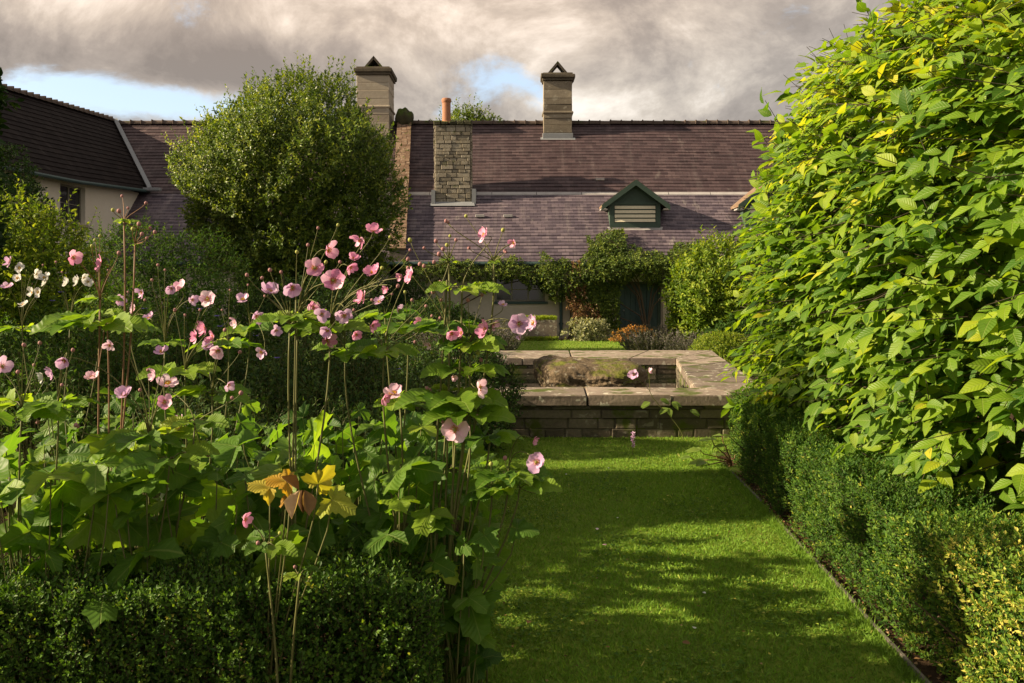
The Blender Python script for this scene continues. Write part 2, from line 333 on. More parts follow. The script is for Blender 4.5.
# ---------------------------------------------------------------- leaf templates (x side, y forward 0..1, z up)
def simple_leaf(wd=.5, fold=.12, droop=.12):
    return (np.array([[0, 0, 0], [-wd * .42, .30, fold], [wd * .42, .30, fold], [0, .5, .02], [-wd * .36, .65, fold * .6 - droop * .4], [wd * .36, .65, fold * .6 - droop * .4], [0, 1, -droop]]),
            [[0, 3, 1], [0, 2, 3], [1, 3, 4], [2, 5, 3], [4, 3, 6], [3, 5, 6]])
def tiny_leaf(wd=.55, fold=.1):
    return (np.array([[0, 0, 0], [-wd / 2, .5, fold], [0, 1, -.03], [wd / 2, .5, fold]]), [[0, 2, 1], [0, 3, 2]])
def ovate_leaf(wd=.55, fold=.16, droop=.22):
    ys = [0, .18, .42, .68, .88, 1.0]; ws = [.02, .34, .5, .36, .13, 0.0]
    V = []; Fc = []
    for y, k in zip(ys, ws):
        z = -droop * y * y
        V += [[-wd * k, y, z + fold * k + .02 * math.sin(y * 14)], [0, y, z], [wd * k, y, z + fold * k - .02 * math.sin(y * 12)]]
    for i in range(5):
        a = i * 3; Fc += [[a, a + 1, a + 4, a + 3], [a + 1, a + 2, a + 5, a + 4]]
    return np.array(V), Fc
def lobed_leaf(depth=.35, seed=0, rings=(.3, .68, 1.0), nsec=30, droop=.25, teeth=.07):
    r_ = np.random.default_rng(seed); V = [[0, .0, 0]]; Fc = []
    ph = r_.uniform(0, 6, 4)
    for ri, rr in enumerate(rings):
        for k in range(nsec):
            th = math.pi * (-.86 + 1.72 * k / (nsec - 1))       # 0 = forward
            lob = 0.5 + .5 * math.cos(th * 3.5)                  # three to five lobes
            rad = (1 - depth * (1 - lob)) * (.80 + .20 * math.cos(th))
            if abs(th) > 2.0: rad *= .86
            if ri == len(rings) - 1: rad += teeth * (1 if k % 2 else -.6)
            q = rad * rr * .62
            x, y = math.sin(th) * q, math.cos(th) * q
            z = -droop * (q ** 2) * 1.2 + .05 * math.sin(th * 5 + ph[0]) * rr + .03 * math.sin(th * 9 + ph[1]) * rr + .05 * abs(math.sin(th * 1.75)) * rr
            V.append([x, y, z])
    for k in range(nsec - 1): Fc.append([0, 1 + k + 1, 1 + k])
    for ri in range(len(rings) - 1):
        for k in range(nsec - 1):
            a = 1 + ri * nsec + k; b = a + nsec; Fc.append([a, a + 1, b + 1, b])
    return np.array(V), Fc
def toothed_leaf(seed=0, wd=.5):
    """narrow jagged leaflet"""
    r_ = np.random.default_rng(seed); V = []; Fc = []; n = 11
    for i in range(n):
        y = i / (n - 1); k = math.sin(math.pi * min(1, y * .93 + .05)) ** .8 * (1 - .25 * y)
        j = (.12 if i % 2 else -.08) * k
        z = -.25 * y * y + .03 * math.sin(y * 11)
        V += [[-wd * .5 * (k + j), y + (.03 if i % 2 else 0), z + .12 * k], [0, y, z], [wd * .5 * (k + j), y + (.03 if i % 2 else 0), z + .12 * k]]
    for i in range(n - 1):
        a = i * 3; Fc += [[a, a + 1, a + 4, a + 3], [a + 1, a + 2, a + 5, a + 4]]
    return np.array(V), Fc
T_TINY, T_SIMPLE, T_OV = tiny_leaf(), simple_leaf(), ovate_leaf()
T_POINT = ovate_leaf(.56, .14, .34)
T_LOBE = [lobed_leaf(.42, s) for s in range(4)]; T_LOBED = [lobed_leaf(.60, 9 + s, droop=.4, teeth=.09) for s in range(3)]
T_TOOTH = [toothed_leaf(s) for s in range(3)]

# ---------------------------------------------------------------- foliage engine
def lumps(dirs, seed, freq=3.0, n=9):
    r_ = np.random.default_rng(seed); out = np.zeros(len(dirs))
    for i in range(n):
        k = r_.normal(0, freq * (1 + .25 * i), 3); out += np.sin(dirs @ k + r_.uniform(0, 6.28)) / (1 + .35 * i)
    return out / 3.0
def ell_points(c, r, n, lo=.8, hi=1.02, lump=.12, seed=1, p=2.0, keep=None, freq=3.0, lean=0.0):
    dv = unit(rng.normal(0, 1, (n, 3)))
    c = np.array(c, float); r = np.array(r, float)
    s = (np.sum(np.abs(dv / r) ** p, 1)) ** (-1 / p)
    u = rng.uniform(0, 1, n)
    f = (1 + lump * lumps(dv, seed, freq)) * (lo + (hi - lo) * u)
    P = c + dv * (s * f)[:, None]
    N = unit(np.sign(dv) * np.abs(dv / r) ** (p - 1) / r)
    if lean: P[:, 0] += lean * np.clip(P[:, 2] - 1.9, 0, 4)
    if keep is not None: k = keep(P, N); P, N = P[k], N[k]
    return P, N
def twig_leaves(g, P, N, T, length, nl, lsize, up=.3, out=.6, spread=.9, droopy=0.0, tw=None, tint=(.35, .25), nup=.5, nout=.95, mi=0, twmi=1, width=1.0, twr=.003, rand=.35, planar=False):
    """twigs start inside at P - and carry nl alternate leaves"""
    m = len(P); rn = rng.normal
    t = unit(N * out + np.array([0, 0, up]) + rn(0, rand, (m, 3)))
    L = length * rng.uniform(.6, 1.3, m)
    ta = tint[0] + rng.normal(0, tint[1] * .6, m)
    base = P - t * L[:, None] * .55
    ref = unit(np.cross(t, rn(0, 1, (m, 3)) if not planar else np.array([0, 0, 1.]) + rn(0, .25, (m, 3)))); ref2 = np.cross(t, ref)
    for j in range(nl):
        a = (j + .6) / nl
        p = base + t * (L * a)[:, None] + np.array([0, 0, -1]) * (droopy * L * a * a)[:, None]
        ang = j * 2.4 + rng.uniform(0, 1, m) if not planar else (j % 2) * math.pi + rng.normal(0, .3, m)
        rad = ref * np.cos(ang)[:, None] + ref2 * np.sin(ang)[:, None]
        f = unit(t * (.45 + .6 * a) + rad * spread + np.array([0, 0, -droopy * .7]) + rn(0, .12, (m, 3)))
        nn = np.array([0, 0, nup]) + N * nout + rn(0, .3, (m, 3))
        g.scatter(T, p, f, nn, lsize * rng.uniform(.55, 1.3, m), ta + rn(0, tint[1] * .55, m), mi, width)
    if tw: g.sticks(base, base + t * L[:, None] * .95, twr, twr * .5, .5, twmi)

# trunk and limbs
def limbs(name, base, top, r0, n, spread, parent, seed=1, matn='bark'):
    r_ = np.random.default_rng(seed); g = GM(); base = np.array(base, float); top = np.array(top, float)
    for i in range(n):
        e = top + r_.normal(0, 1, 3) * np.array(spread); q = []
        for k in range(7):
            a = k / 6; q.append(base * (1 - a) + e * a + np.array([math.sin(a * 5 + i), math.cos(a * 4 + i), 0]) * .06 * np.array(spread) + (np.array([0, 0, .15]) * math.sin(a * 3.1)))
        g.tube(q, np.linspace(r0, r0 * .2, 7), .5, 0, 6)
    return g.build(name, M[matn], parent)

# ================================================================ GROUND
def sheet(name, poly, z, matl, kind='structure', parent=None):
    me = bpy.data.meshes.new(name); me.from_pydata([(x, y, z) for x, y in poly], [], [list(range(len(poly)))]); me.update()
    o = link(name, me, matl, parent); 
    if kind: o['kind'] = kind
    return o
m_, t_ = mat('soil'); p_ = t_.new('ShaderNodeTexCoord').outputs['Object']
n_ = t_.noise(p_, 7, 8, .7).outputs[0]; n2_ = t_.noise(p_, 40, 6, .7).outputs[0]
finish(t_, t_.ramp(t_.math('ADD', t_.math('MULTIPLY', n_, .6), t_.math('MULTIPLY', n2_, .4)), [(.3, (.02, .013, .008)), (.55, (.06, .038, .022)), (.75, (.14, .09, .05))]), .95, n2_, .8, .03, .1); M['soil'] = m_
m_, t_ = mat('lawn'); p_ = t_.new('ShaderNodeTexCoord').outputs['Object']
n_ = t_.noise(p_, 1.6, 6, .6).outputs[0]; n2_ = t_.noise(p_, 60, 5, .7).outputs[0]
finish(t_, t_.ramp(t_.math('ADD', t_.math('MULTIPLY', n_, .5), t_.math('MULTIPLY', n2_, .5)), [(.3, (.09, .14, .022)), (.55, (.19, .26, .035)), (.8, (.28, .29, .06))]), .95, n2_, .9, .03, .1); M['lawn'] = m_
sheet('ground', [(-400, -60), (400, -60), (400, 600), (-400, 600)], 0.0, M['soil'])
EDGE = [(1.58, 2.2), (1.66, 3.4), (1.72, 4.4), (1.80, 5.6), (1.88, 6.9), (1.93, 8.0), (1.98, 9.2)]
sheet('lawn_path', [(-.26, 2.2)] + EDGE + [(2.9, 9.6), (2.9, 10.2), (-1.6, 10.2), (-.9, 9.0), (-.24, 8.2)], .004, M['lawn'])
sheet('lawn_behind', [(-3.4, 17.5), (8, 17.5), (8, 30.4), (3.5, 30.6), (-6, 30.4)], .004, M['lawn'])

# grass blades
gm_ = leaf_mat('grass_blade', [(0, (.075, .130, .018)), (.5, (.125, .232, .030)), (.8, (.19, .29, .035)), (1, (.40, .36, .12))], .35, .6, 3, .12, 1.3, 1.4)
def edge_x(y): return np.interp(y, [e[1] for e in EDGE], [e[0] for e in EDGE])
def grass(name, n, xf, y0, y1, h, wd, label, bias=1.0):
    g = GM()
    y = y0 + (y1 - y0) * rng.uniform(0, 1, n) ** bias; lo, hi = xf(y)
    x = lo + (hi - lo) * rng.uniform(0, 1, n)
    P = np.stack([x, y, np.full(n, .004)], 1)
    pat = .5 + .28 * np.sin(x * 2.3 + y * 1.1) * np.sin(y * 1.7 - x) + .15 * np.sin(x * 7 + 2) * np.sin(y * 6)
    lean = rng.normal(0, .75, (n, 3)); lean[:, 2] = 1
    hh = h * rng.uniform(.4, 1.25, n) * (.8 + .5 * pat)
    T = (np.array([[-.5, 0, 0], [.5, 0, 0], [.35, .55, .08], [-.35, .55, .08], [0, 1, .30]]), [[0, 1, 2, 3], [3, 2, 4]])
    g.scatter(T, P, lean, rng.normal(0, 1, (n, 3)), hh, np.clip(.35 + .3 * (pat - .5) + rng.normal(0, .2, n), 0, 1), 0, width=wd / h * rng.uniform(.7, 1.3, n))
    o = g.build(name, gm_); tag(o, label, 'grass', kind='stuff'); return o
def nearx(y): return np.full_like(y, -.30) - np.clip(y - 8.2, 0, 2) * .5, np.where(y > 9.1, 2.9, edge_x(y) - .015)
grass('grass', 150000, nearx, 2.6, 10.05,   .024, .0048, 'short mossy green lawn running up to the stone pool', 1.25)
grass('grass', 26000, lambda y: (np.full_like(y, -3.2), np.full_like(y, 7.8)), 18.0, 30.4, .06, .012, 'sunlit strip of lawn beyond the stone pool')
grass('grass', 12000, lambda y: (edge_x(y) - .07, edge_x(y) + .012), 2.6, 9.1, .042, .005, 'longer fringe of grass growing over the stone edging', 1.2)
# clover and weeds in lawn
g = GM(); n = 11000; y = 2.8 + 7 * rng.uniform(0, 1, n) ** 1.3; lo, hi = nearx(y); x = lo + (hi - lo) * rng.uniform(0, 1, n)
k = (np.sin(x * 5 + 1) * np.sin(y * 3.1) + rng.normal(0, .35, n)) > .35; x, y = x[k], y[k]; n = len(x)
for s_ in range(3):
    a = rng.uniform(0, 6.28, n); f = np.stack([np.cos(a), np.sin(a), rng.uniform(0, .5, n)], 1)
    g.scatter(T_TINY, np.stack([x, y, rng.uniform(.014, .028, n)], 1), f, np.array([[0, 0, 1.]]) + rng.normal(0, .25, (n, 3)), rng.uniform(.012, .026, n), rng.normal(.58, .16, n), 0, 1.3)
tag(g.build('clover', M['box_dry']), 'small clover leaves and weeds among the lawn grass', 'clover', kind='stuff')
# leaf litter along the edging
g = GM(); n = 1500; y = 2.6 + 6.4 * rng.uniform(0, 1, n); x = edge_x(y) + rng.uniform(.02, .30, n); a = rng.uniform(0, 6.28, n)
g.scatter(T_TINY, np.stack([x, y, rng.uniform(.003, .03, n)], 1), np.stack([np.cos(a), np.sin(a), rng.uniform(-.2, .3, n)], 1), np.array([[0, 0, 1.]]) + rng.normal(0, .3, (n, 3)), rng.uniform(.012, .035, n), rng.uniform(0, 1, n))
tag(g.build('leaf_litter', M['brown_leaf']), 'dry brown leaf litter between the lawn edging and right hedge', 'leaf litter', kind='stuff')
# edging strips
g = GM(); y = 2.4
while y < 9.0:
    L = random.uniform(.5, .95); y2 = min(y + L, 9.1); x0, x1 = edge_x(y), edge_x(y2); wd = .014; zt = random.uniform(.018, .034)
    V = [[x0, y, -.02], [x0 + wd, y, -.02], [x1 + wd, y2 - .012, -.02], [x1, y2 - .012, -.02], [x0, y, zt], [x0 + wd, y, zt], [x1 + wd, y2 - .012, zt * .9], [x1, y2 - .012, zt * .9]]
    g.add(V, [[0, 3, 2, 1], [4, 5, 6, 7], [0, 1, 5, 4], [2, 3, 7, 6], [0, 4, 7, 3], [1, 2, 6, 5]], random.random()); y = y2
tag(g.build('lawn_edging', M['edging']), 'thin weathered stone edging along the right side of the lawn', 'edging')

g = GM(); n = 260; y = 2.8 + 7 * rng.uniform(0, 1, n) ** 1.2; lo, hi = nearx(y); x = lo + (hi - lo) * rng.uniform(0, 1, n); a = rng.uniform(0, 6.28, n)
g.scatter(T_TINY, np.stack([x, y, rng.uniform(.015, .026, n)], 1), np.stack([np.cos(a), np.sin(a), rng.uniform(-.2, .3, n)], 1), np.array([[0, 0, 1.]]) + rng.normal(0, .3, (n, 3)), rng.uniform(.010, .024, n), rng.uniform(0, 1, n), 0, 1.2)
tag(g.build('lawn_litter', M['brown_leaf']), 'tiny dry leaf scraps scattered over the whole lawn path', 'leaf litter', kind='stuff')
# fallen petals and leaves
for i, (px, py, c, s, lb) in enumerate([(608, 472, 'petal_white', .022, 'small pale petal lying on the lawn, farthest of those in mid path'), (618, 523, 'petal_white', .022, 'pale round petal on the lawn in the middle of the path'),
        (597, 535, 'petal_pale', .028, 'pale pink petal on the lawn just left of the white round one'), (606, 551, 'petal_pink', .035, 'dusty pink crumpled petal on the lawn, lower of the two pink ones'),
        (694, 636, 'petal_white', .026, 'greenish white petal on the near lawn'), (682, 650, 'brown_leaf', .04, 'brown curled leaf on the near lawn beside a pale petal'), (530, 628, 'brown_leaf', .035, 'brown dry leaf on the near left of the lawn'),
        (567, 478, 'petal_white', .02, 'tiny pale petal on the lawn near the stone pool'), (706, 600, 'petal_white', .02, 'tiny pale petal on the lawn nearest the stone edging')]):
    D = 1.6 * F / (py - HY); p = at(px, py, D); g = GM()
    g.scatter(T_OV, np.array([[p[0], p[1], .035]]), np.array([[random.uniform(-1, 1), random.uniform(-1, 1), .15]]), np.array([[.1, -.2, 1.]]), s, .6, 0, 1.5)
    o = g.build('fallen_leaf' if 'leaf' in c else 'fallen_petal', M[c], None, True); tag(o, lb, 'fallen leaf' if 'leaf' in c else 'petal', 'petals and leaves fallen on the lawn')

# ================================================================ STONE POOL
def rubble_face(g, o, u, W, z0, z1, nrm, th=.05, ch=(.07, .13), bw=(.12, .34), mi=0, gap=.008):
    o = np.array(o, float); u = np.array(u, float); nrm = np.array(nrm, float); z = z0
    while z < z1 - .02:
        h = min(random.uniform(*ch), z1 - z); 
        if z1 - (z + h) < .03: h = z1 - z
        x = -random.uniform(0, .1)
        while x < W:
            wd = random.uniform(*bw); xa, xb = max(0, x) + gap, min(W, x + wd) - gap
            if xb - xa > .02:
                pr = th + random.uniform(-.018, .012); bv = min(.012, (xb - xa) * .2)
                za, zb = z + gap * .7, z + h - gap * .7
                J = lambda: random.uniform(-.006, .006)
                A = [o + u * (xa + J()) + np.array([0, 0, za + J()]), o + u * (xb + J()) + np.array([0, 0, za + J()]), o + u * (xb + J()) + np.array([0, 0, zb + J()]), o + u * (xa + J()) + np.array([0, 0, zb + J()])]
                B = []
                cx = sum(A) / 4
                for q in A: B.append(q + nrm * pr + unit(cx - q) * bv)
                mid = [q + nrm * (pr - bv) for q in A]
                g.add(A + mid + B, [[0, 1, 5, 4], [1, 2, 6, 5], [2, 3, 7, 6], [3, 0, 4, 7], [4, 5, 9, 8], [5, 6, 10, 9], [6, 7, 11, 10], [7, 4, 8, 11], [8, 9, 10, 11]], random.random(), mi)
            x += wd
        z += h
OUT = [(-1.35, 10.0), (2.88, 10.0), (3.92, 17.85), (-1.35, 17.85)]
INN = [(-.55, 10.86), (2.18, 10.86), (2.83, 15.7), (-.55, 15.7)]
pool = empty('stone_pool', (.8, 13, 0), 'raised rectangular garden pool with wide lichened coping and rubble stone sides', 'pool')
g = GM()
def prism(g, quad, z0, z1, rnd, mi=0, jit=.004, bev=.012):
    bm = bmesh.new(); vs = [bm.verts.new((x, y, z0)) for x, y in quad]; vt = [bm.verts.new((x + random.uniform(-jit, jit), y + random.uniform(-jit, jit), z1 + random.uniform(-jit, jit))) for x, y in quad]
    bm.faces.new(vs[::-1]); bm.faces.new(vt)
    for i in range(4): bm.faces.new((vs[i], vs[(i + 1) % 4], vt[(i + 1) % 4], vt[i]))
    if bev: bmesh.ops.bevel(bm, geom=bm.edges[:], offset=bev, segments=2, affect='EDGES')
    g.bm(bm, rnd, mi)
def lerp2(a, b, t): return (a[0] + (b[0] - a[0]) * t, a[1] + (b[1] - a[1]) * t)
for i, n in ((0, 4), (1, 5), (2, 4), (3, 5)):
    a, b = OUT[i], OUT[(i + 1) % 4]; c, e = INN[i], INN[(i + 1) % 4]
    cuts = [0] + sorted([(k + random.uniform(-.18, .18)) / n for k in range(1, n)]) + [1]
    for t0, t1 in zip(cuts, cuts[1:]):
        gp = .0022; prism(g, [lerp2(a, b, t0 + gp), lerp2(a, b, t1 - gp), lerp2(c, e, t1 - gp), lerp2(c, e, t0 + gp)], .355, .475, random.uniform(.0, 1.0), jit=.007, bev=.010)
g.build('coping', M['coping'], pool)
g = GM(); g2 = GM(); gi = GM(); ins = .07
def inset(P, k):
    c = np.mean(np.array(P), 0); return [tuple(np.array(p) + unit(c - np.array(p)) * k) for p in P]
WO = inset(OUT, ins); WI = inset(INN, -.05)
for i in range(4):
    a, b = np.array(WO[i]), np.array(WO[(i + 1) % 4]); u = unit(b - a); nn = np.array([u[1], -u[0], 0])
    gi.add([[*WO[i], -.05], [*WO[(i + 1) % 4], -.05], [*WO[(i + 1) % 4], .355], [*WO[i], .355]], [[0, 1, 2, 3]], .5)
    rubble_face(g, [*WO[i], 0], [u[0], u[1], 0], np.linalg.norm(b - a), 0.0, .353, nn, .022, (.07, .17), (.16, .6), 0, .004)
    a, b = np.array(WI[i]), np.array(WI[(i + 1) % 4]); u = unit(b - a); nn = np.array([-u[1], u[0], 0])
    gi.add([[*WI[i], -.05], [*WI[(i + 1) % 4], -.05], [*WI[(i + 1) % 4], .355], [*WI[i], .355]], [[0, 1, 2, 3]], .5)
    rubble_face(g2, [*WI[i], 0], [u[0], u[1], 0], np.linalg.norm(b - a), -.02, .353, nn, .03, (.06, .13), (.2, .5))
g.build('side_wall', M['rubble'], pool); g2.build('inner_wall', M['rubble'], pool); gi.build('mortar_bed', M['mortar'], pool)
sheet('pool_water', WI, .20, M['water'])

# mossy rock in the pool
bm = bmesh.new(); bmesh.ops.create_icosphere(bm, subdivisions=6, radius=1)
for v in bm.verts:
    p = np.array(v.co); dv = p / np.linalg.norm(p)
    s = (abs(dv[0]) ** 4 + abs(dv[1]) ** 4 + abs(dv[2]) ** 4) ** -.25
    q = dv * s; l = float(lumps(dv[None], 5, 3.2)[0]); l2 = float(lumps(dv[None], 8, 9.0)[0]) + .8 * float(lumps(dv[None], 18, 26.0)[0])
    q = q * (1 + .07 * l + .017 * l2); z = q[2]
    v.co = (q[0] * .74 * (1 + .05 * math.sin(dv[1] * 3)), q[1] * .95, z * .24 + (.05 * q[0] if z > 0 else 0) * -.6 + .03 * l + .008 * l2)
me = bpy.data.meshes.new('mossy_rock'); bm.to_mesh(me); bm.free()
for f in me.polygons: f.use_smooth = True
a_ = me.attributes.new('tint', 'FLOAT', 'POINT'); a_.data.foreach_set('value', np.full(len(me.vertices), .55, np.float32))
rock = link('mossy_rock', me, M['rock']); rock.location = (1.12, 12.9, .41)
tag(rock, 'flat topped mossy brown boulder standing in the pool water', 'rock')

# ================================================================ HOUSE
house = empty('farmhouse', (0, 32, 0), 'long low whitewashed farmhouse with purple slate roofs and stone chimneys', 'house')
ZE, ZM, ZR = 2.87, 5.41, 8.75; YE, YM, YR = 32.0, 35.0, 38.5
def roof_courses(g, xa, xb, y0, z0, y1, z1, ch, xfun=None, step=.022):
    """stepped slate courses from eaves to top; xfun(y)->(xa,xb)"""
    L = math.hypot(y1 - y0, z1 - z0); n = int(L / ch); u = np.array([0, (y1 - y0) / L, (z1 - z0) / L]); nn = np.array([0, -u[2], u[1]])
    segs = 24
    for i in range(n):
        s0, s1 = L * i / n, L * (i + 1) / n
        A0 = np.array([0, y0, z0]) + u * s0 + nn * step; A1 = np.array([0, y0, z0]) + u * (s1 + .01) + nn * .002
        B0 = A0 - nn * step * 1.2
        xl, xr = (xa, xb) if xfun is None else xfun((A0[1] + A1[1]) / 2)
        if xr <= xl: continue
        xs = np.linspace(xl, xr, segs + 1); w0 = rng.normal(0, .004, segs + 1)
        V = []
        for k, x in enumerate(xs):
            sag = .03 * math.sin(x * .45) * math.sin(math.pi * (i + .5) / n) + w0[k]
            for p in (B0, A0, A1): V.append([x, p[1], p[2] + sag])
        fs = []
        for k in range(segs):
            a = k * 3; fs += [[a, a + 3, a + 4, a + 1], [a + 1, a + 4, a + 5, a + 2]]
        g.add(V, fs, random.random())
def slope_uv(y0, z0, y1, z1):
    L = math.hypot(y1 - y0, z1 - z0)
    return lambda P: np.stack([P[:, 0], ((P[:, 1] - y0) * (y1 - y0) + (P[:, 2] - z0) * (z1 - z0)) / L + .0], 1)
L1 = math.hypot(YM - YE, ZM - ZE); L2 = math.hypot(YR - YM, ZR - ZM)
n1_, n2_ = int(L1 / .18), int(L2 / .20)
def set_uvrow(matn, L, n): 
    for nd in M[matn].node_tree.nodes:
        if nd.type == 'TEX_BRICK': nd.inputs['Row Height'].default_value = L / n
set_uvrow('slate_low', L1, n1_); set_uvrow('slate_up', L2, n2_)
g = GM(); roof_courses(g, -17, 15, YE - .25, ZE - .21, YM, ZM, L1 / n1_); g.build('lower_roof', M['slate_low'], house, uvfun=slope_uv(YE - .25, ZE - .21, YM, ZM))
g = GM(); roof_courses(g, -17, 15, YM + .02, ZM + .02, YR, ZR, L2 / n2_); g.add([[-17, YR, ZR], [15, YR, ZR], [15, YR + 6, ZM - 2], [-17, YR + 6, ZM - 2]], [[0, 1, 2, 3]], .5)
uproof = g.build('upper_roof', M['slate_up'], house, uvfun=slope_uv(YM, ZM, YR, ZR))
# ridge tiles
g = GM(); x = -17.0
while x < 15:
    L = .45; pts = []
    for k in range(9):
        a = math.pi * (k / 8) * 1.1 - .15; pts.append((math.cos(a) * .15, math.sin(a) * .15))
    z = ZR + .0 + random.uniform(-.015, .015) + .03 * math.sin(x * .45) * 0
    V = [[x + .0, YR + py, z + pz] for py, pz in pts] + [[x + L, YR + py * .93, z + pz * .93] for py, pz in pts]
    g.add(V, [[i, i + 1, i + 10, i + 9] for i in range(8)] + [list(range(9)), list(range(9, 18))[::-1]], random.random())
    g.box([x - .015, YR - .155, z - .02], [x + .035, YR + .155, z + .158], random.random(), 0, .012); x += L
g.build('ridge_tiles', M['ridge'], uproof)
# flashing along the change of pitch
g = GM(); x = -12.0
while x < 14:
    wd = random.uniform(1.2, 2.4); g.add([[x, YM - .08, ZM - .068 + .04], [x + wd - .02, YM - .08, ZM - .068 + .04], [x + wd - .02, YM + .05, ZM + .05 + .03], [x, YM + .05, ZM + .05 + .03],
          [x, YM - .08, ZM - .068 + .01], [x + wd - .02, YM - .08, ZM - .068 + .01]], [[0, 1, 2, 3], [4, 5, 1, 0]], random.random()); x += wd
g.build('flashing', M['leadpale'], house)
# slipped replacement slates
for (px, py) in ((480, 203), (508, 209), (600, 186)):
    D = 33.8 if py > 196 else 35.6
    p = at(px, py, D); zz = (ZE + (p[1] - YE) * (ZM - ZE) / (YM - YE)) if py > 196 else ZM + (p[1] - YM) * (ZR - ZM) / (YR - YM)
    g = GM(); g.box([p[0] - .17, p[1] - .05, zz + .02], [p[0] + .17, p[1] + .06, zz + .12], .8, 0, .01); g.build('patch_slate', M['leadpale'], house)
# front wall with openings, built from panels butted together
WX0, WX1 = -14.2, 14.0
holes = [(-.6, 1.16, 1.30, 2.15), (3.7, 5.25, 0.0, 2.0), (-9.5, -8.4, 1.1, 2.1), (8.5, 9.6, 1.1, 2.1)]
g = GM(); xs = sorted({WX0, WX1, *[h[0] for h in holes], *[h[1] for h in holes]})
for xa, xb in zip(xs, xs[1:]):
    hs = [h for h in holes if h[0] <= xa and h[1] >= xb]
    spans = [(-.1, 2.80)] if not hs else [s for s in ((-.1, hs[0][2]), (hs[0][3], 2.80)) if s[1] - s[0] > .02 and not (s[1] == 0.0)]
    for z0, z1 in spans: g.box([xa, YE, z0], [xb, YE + .45, z1], .5)
wall = g.build('front_wall', M['whitewall'], house)
g = GM(); g.box([WX0, YE + .47, -.1], [WX1, YR + 6, 2.7]); g.build('house_interior', M['doorpaint'], house)
g = GM(); g.tube([[WX0, YE - .33, ZE - .24], [WX1, YE - .33, ZE - .27]], .065, .5, 0, 8); g.box([WX0, YE - .3, ZE - .32], [WX1, YE - .26, ZE - .17])
g.build('gutter', M['doorpaint'], house)
def window(parent, x0, x1, z0, z1, y, lights, wallname=None, framem='frame_grey'):
    g = GM(); t = .06
    g.box([x0, y, z0], [x0 + t, y + .06, z1]); g.box([x1 - t, y, z0], [x1, y + .06, z1]); g.box([x0 + t, y, z0], [x1 - t, y + .06, z0 + t]); g.box([x0 + t, y, z1 - t], [x1 - t, y + .06, z1])
    for k in range(1, lights):
        xx = x0 + (x1 - x0) * k / lights; g.box([xx - .03, y + .005, z0 + t], [xx + .03, y + .055, z1 - t])
    g.box([x0 + t, y + .012, (z0 + z1) / 2 - .015], [x1 - t, y + .048, (z0 + z1) / 2 + .015])
    w_ = g.build('window', M[framem], parent)
    g = GM(); g.box([x0 + t, y + .028, z0 + t], [x1 - t, y + .034, z1 - t]); g.build('pane', M['glass'], w_)
    g = GM(); g.box([x0 - .1, y - .2, z0 - .09], [x1 + .1, y - .005, z0 - .003], .5, 0, .01); g.build('window_sill', M['doorpaint'], w_)
    return w_
for h in (holes[0], holes[2], holes[3]): window(house, h[0] + .003, h[1] - .003, h[2] + .003, h[3] - .003, YE + .14, 3 if h[0] > -1 and h[0] < 1 else 2)
# door in its recess
x0, x1 = 3.7, 5.25
g = GM(); 
for k in range(7):
    a = x0 + .1 + (x1 - x0 - .2) * k / 7; b = x0 + .1 + (x1 - x0 - .2) * (k + 1) / 7; g.box([a + .004, YE + .22, .03], [b - .004, YE + .27, 1.88], random.random(), 0, .004)
dr = g.build('door', M['doorpaint'], house)
g = GM(); g.box([x0 + .003, YE + .18, 0], [x0 + .098, YE + .3, 1.997]); g.box([x1 - .098, YE + .18, 0], [x1 - .003, YE + .3, 1.997]); g.box([x0 + .1, YE + .18, 1.9], [x1 - .1, YE + .3, 1.997]); g.build('door_frame', M['greenpaint'], dr)
g = GM(); bm = bmesh.new(); bmesh.ops.create_uvsphere(bm, u_segments=10, v_segments=6, radius=.035, matrix=Matrix.Translation((x0 + .25, YE + .19, .98))); g.bm(bm); g.build('handle', M['lead'], dr)
g = GM(); g.box([5.27, YE - .16, 0], [5.62, YE - .003, 2.1], .6, 0, .02); g.build('stone_jamb', M['ashlar_pale'], house)
g = GM(); g.tube([[1.72, YE - .35, ZE - .28], [1.72, YE - .18, ZE - .5], [1.72, YE - .10, ZE - .65], [1.72, YE - .10, .1]], .055, .5, 0, 8)
for z in (.5, 1.5): g.box([1.64, YE - .12, z], [1.80, YE - .002, z + .05])
g.build('drainpipe', M['doorpaint'], house)

